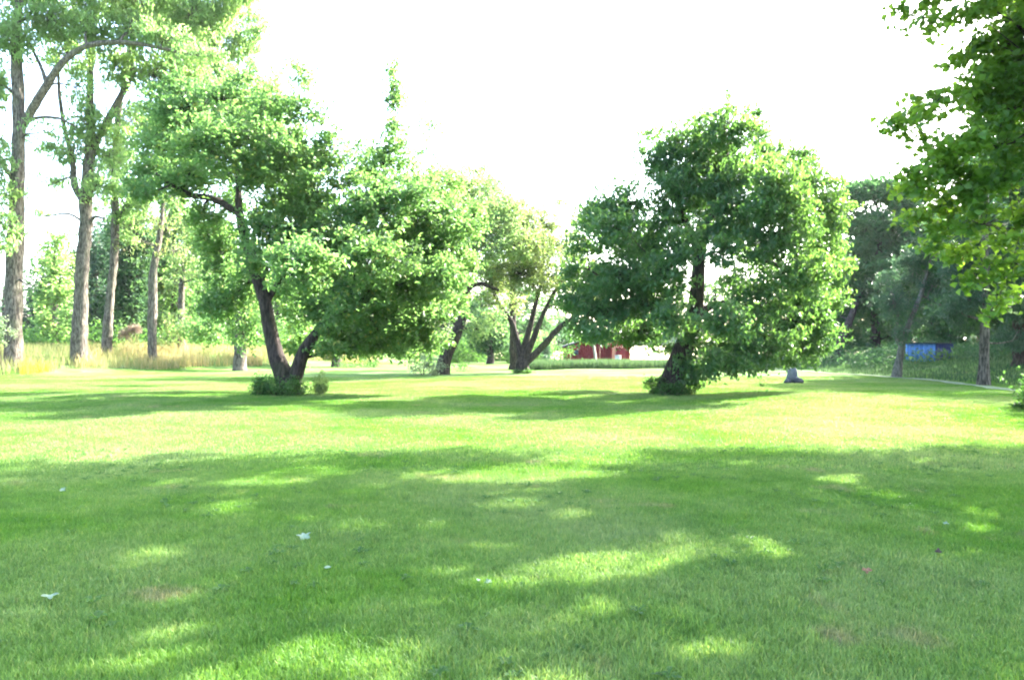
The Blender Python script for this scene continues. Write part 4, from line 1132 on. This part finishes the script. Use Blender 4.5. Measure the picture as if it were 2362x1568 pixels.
    g = Geo(); box(g, (c[0], c[1], gz3 + .3), (.5, .5, .6)); g.build("bin_body", white, rt)
    g = Geo(); box(g, (c[0], c[1], gz3 + .64), (.56, .56, .07)); box(g, (c[0], c[1] - .27, gz3 + .69), (.2, .05, .04)); g.build("lid", white, rt)


barn()


def shed():
    D = 47.0
    c = P(2156, 838, D)
    gz = float(ground(c[0], c[1]))
    root = empty("blue_shed", (c[0], c[1], gz), "low blue shed with lit end and shaded side painted bright blue and navy beyond the path", "shed")
    lb = plain_mat("blue_sheet_lit", (.10, .26, .66), (.14, .33, .75), 2.5, .6, .1, .3)
    db = plain_mat("blue_sheet_shaded", (.012, .03, .16), (.02, .045, .22), 2.5, .6, .1, .3)  # darker copy of the blue: shade put into the side's colour
    h = 1.05
    g = Geo()
    n = 12
    w = 1.75
    for i in range(n):      # corrugated sheets, end painted bright as if lit, facing left of the viewer
        x = c[0] - w + i * w / n
        box(g, (x + w / n / 2, c[1] - (i % 2) * .02, gz + h / 2), (w / n - .004, .05, h))
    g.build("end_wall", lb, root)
    g = Geo()
    n = 14
    L = 1.9
    for i in range(n):
        t = (i + .5) / n
        box(g, (c[0] + .05 + t * L * .85, c[1] + .02 + t * L * .55 - (i % 2) * .02, gz + h / 2), (L / n, .05, h), math.atan2(.55, .85))
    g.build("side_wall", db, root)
    g = Geo()
    z = gz + h + .012
    v = [[c[0] - w - .12, c[1] - .15, z], [c[0] + .08, c[1] - .15, z], [c[0] + L * .85 + .15, c[1] + L * .55 - .1, z], [c[0] - w + L * .85 - .12, c[1] + L * .55 + 1.6, z]]
    v += [[a, b, q + .06] for a, b, q in v]
    g.add(v, [[3, 2, 1, 0], [4, 5, 6, 7], [0, 1, 5, 4], [1, 2, 6, 5], [2, 3, 7, 6], [3, 0, 4, 7]])
    g.build("roof", plain_mat("shed_roof", (.03, .04, .07), (.05, .06, .1), 3), root)


shed()


def boulder(name, c, r, mat, seed, parent=None):
    rg_ = np.random.default_rng(seed)
    nu, nv = 18, 12
    ph = rg_.uniform(0, 6.28, 6)
    V = []
    for j in range(nv + 1):
        v = math.pi * j / nv
        for i in range(nu):
            u = 2 * math.pi * i / nu
            d = np.array([math.sin(v) * math.cos(u), math.sin(v) * math.sin(u), math.cos(v)])
            k = 1 + .12 * math.sin(3 * d[0] + ph[0]) + .1 * math.sin(4 * d[1] + ph[1]) + .08 * math.sin(5 * d[2] + ph[2]) + .06 * math.sin(9 * d[0] + 7 * d[2] + ph[3])
            V.append(np.array(c) + d * k * np.array(r))
    Q = [[j * nu + i, j * nu + (i + 1) % nu, (j + 1) * nu + (i + 1) % nu, (j + 1) * nu + i] for j in range(nv) for i in range(nu)]
    return mesh_np(name, V, Q, mat, parent, True)


c = P(1826, 880, 33.5)
gz = float(ground(c[0], c[1]))
stone = plain_mat("pale_stone", (.09, .10, .12), (.17, .18, .21), 7, .9, .6, .15)
sdark = plain_mat("dark_stone", (.035, .04, .05), (.08, .085, .09), 7, .9, .6, .15)
o = boulder("standing_stone", (c[0], c[1], gz + .30), (.21, .18, .34), stone, 9)
tag(o, "upright pale grey stone on the lawn between the dense fruit tree and the path", "stone")
o = boulder("field_stone", (c[0] + .23, c[1] - .15, gz + .09), (.20, .16, .15), sdark, 6)
tag(o, "dark stone lying against the right foot of the upright pale stone", "stone")
o = boulder("field_stone", (c[0] - .22, c[1] - .12, gz + .06), (.17, .15, .12), sdark, 8)
tag(o, "dark flat stone lying against the left foot of the upright pale stone", "stone")


# fallen leaves on the near lawn
def fallen(name, label, px, py, size, mat, seed, lobes=5, stand=0.0, curl=.35):
    rg_ = np.random.default_rng(seed)
    d = EYE * F / (py - HY)
    x = (px - CX) / F * d
    z = float(ground(x, d)) + .045
    n = lobes * 4
    rot = rg_.uniform(0, 6.28)
    V = [[0, 0, 0]]
    for ring in (.5, 1.0):
        for i in range(n):
            a = 2 * math.pi * i / n + rot
            k = (.74 + .26 * math.cos(lobes * (a - rot))) if ring == 1.0 else .5 + .1 * math.cos(lobes * (a - rot))
            rr = size / 2 * k * (1 if ring == 1.0 else .8)
            V.append([math.cos(a) * rr, math.sin(a) * rr * .8, curl * size * (ring ** 2) * (.3 + .7 * math.sin(a * 2 + seed)) * .35])
    V = np.array(V)
    if stand:
        cs, sn = math.cos(stand), math.sin(stand)
        V = np.column_stack([V[:, 0], V[:, 1] * cs - V[:, 2] * sn, V[:, 1] * sn + V[:, 2] * cs])
    V[:, 2] -= min(0, V[:, 2].min() + .02)
    V = V + [x, d, z]
    Q = [[0, 1 + i, 1 + (i + 1) % n] for i in range(n)]
    Q += [[1 + i, 1 + n + i, 1 + n + (i + 1) % n] for i in range(n)] + [[1 + i, 1 + n + (i + 1) % n, 1 + (i + 1) % n] for i in range(n)]
    o = mesh_np(name, V, Q, mat, None, True)
    tag(o, label, "leaf", "fallen leaves on the near lawn")


m_white = plain_mat("leaf_underside", (.10, .15, .09), (.20, .27, .17), 30, .7)
m_brown = plain_mat("leaf_brown", (.10, .05, .03), (.20, .11, .06), 30, .8)
m_darkl = plain_mat("leaf_dark_brown", (.03, .025, .02), (.07, .05, .04), 30, .8)
fallen("fallen_leaf", "largest pale upturned leaf on the shaded lawn left of centre", 702, 1246, .13, m_white, 1, 5, .5)
fallen("fallen_leaf", "small pale leaf just below and right of the largest pale leaf", 757, 1318, .055, m_white, 2, 3, .3)
fallen("fallen_leaf", "left one of two tiny pale leaves near the bottom centre", 1104, 1350, .04, m_white, 3, 3, .3)
fallen("fallen_leaf", "right one of two tiny pale leaves near the bottom centre", 1126, 1354, .055, m_white, 4, 5, .5)
fallen("fallen_leaf", "pale leaf lying in the shade at the right side of the lawn", 2180, 1216, .06, m_white, 5, 5, .4)
fallen("fallen_leaf", "pale leaf near the top of the shade at the left side", 145, 1138, .09, m_white, 6, 5, .5)
fallen("fallen_leaf", "dull pale leaf half sunk in the grass at the lower left", 118, 1388, .11, m_white, 7, 5, .1)
fallen("fallen_leaf", "reddish brown curled leaf at the lower right of the lawn", 1996, 1330, .08, m_brown, 8, 5, .5)
fallen("fallen_leaf", "dark brown leaf standing on edge at the right of the lawn", 2161, 1284, .06, m_darkl, 9, 3, 1.2)


# ------------------------------------------------------------------ haze
hz, nt, out = new_mat("haze")
pv = N(nt, "ShaderNodeVolumePrincipled")
pv.inputs["Color"].default_value = (.92, .96, 1, 1)
pv.inputs["Density"].default_value = .0001
pv.inputs["Anisotropy"].default_value = .2
nt.links.new(pv.outputs[0], out.inputs["Volume"])
g = Geo()
box(g, (0, 390, 15), (1400, 1160, 33))
tag(g.build("haze", hz), "thin pale summer haze over the lawn and the trees", "haze", kind="stuff")

bpy.context.view_layer.update()
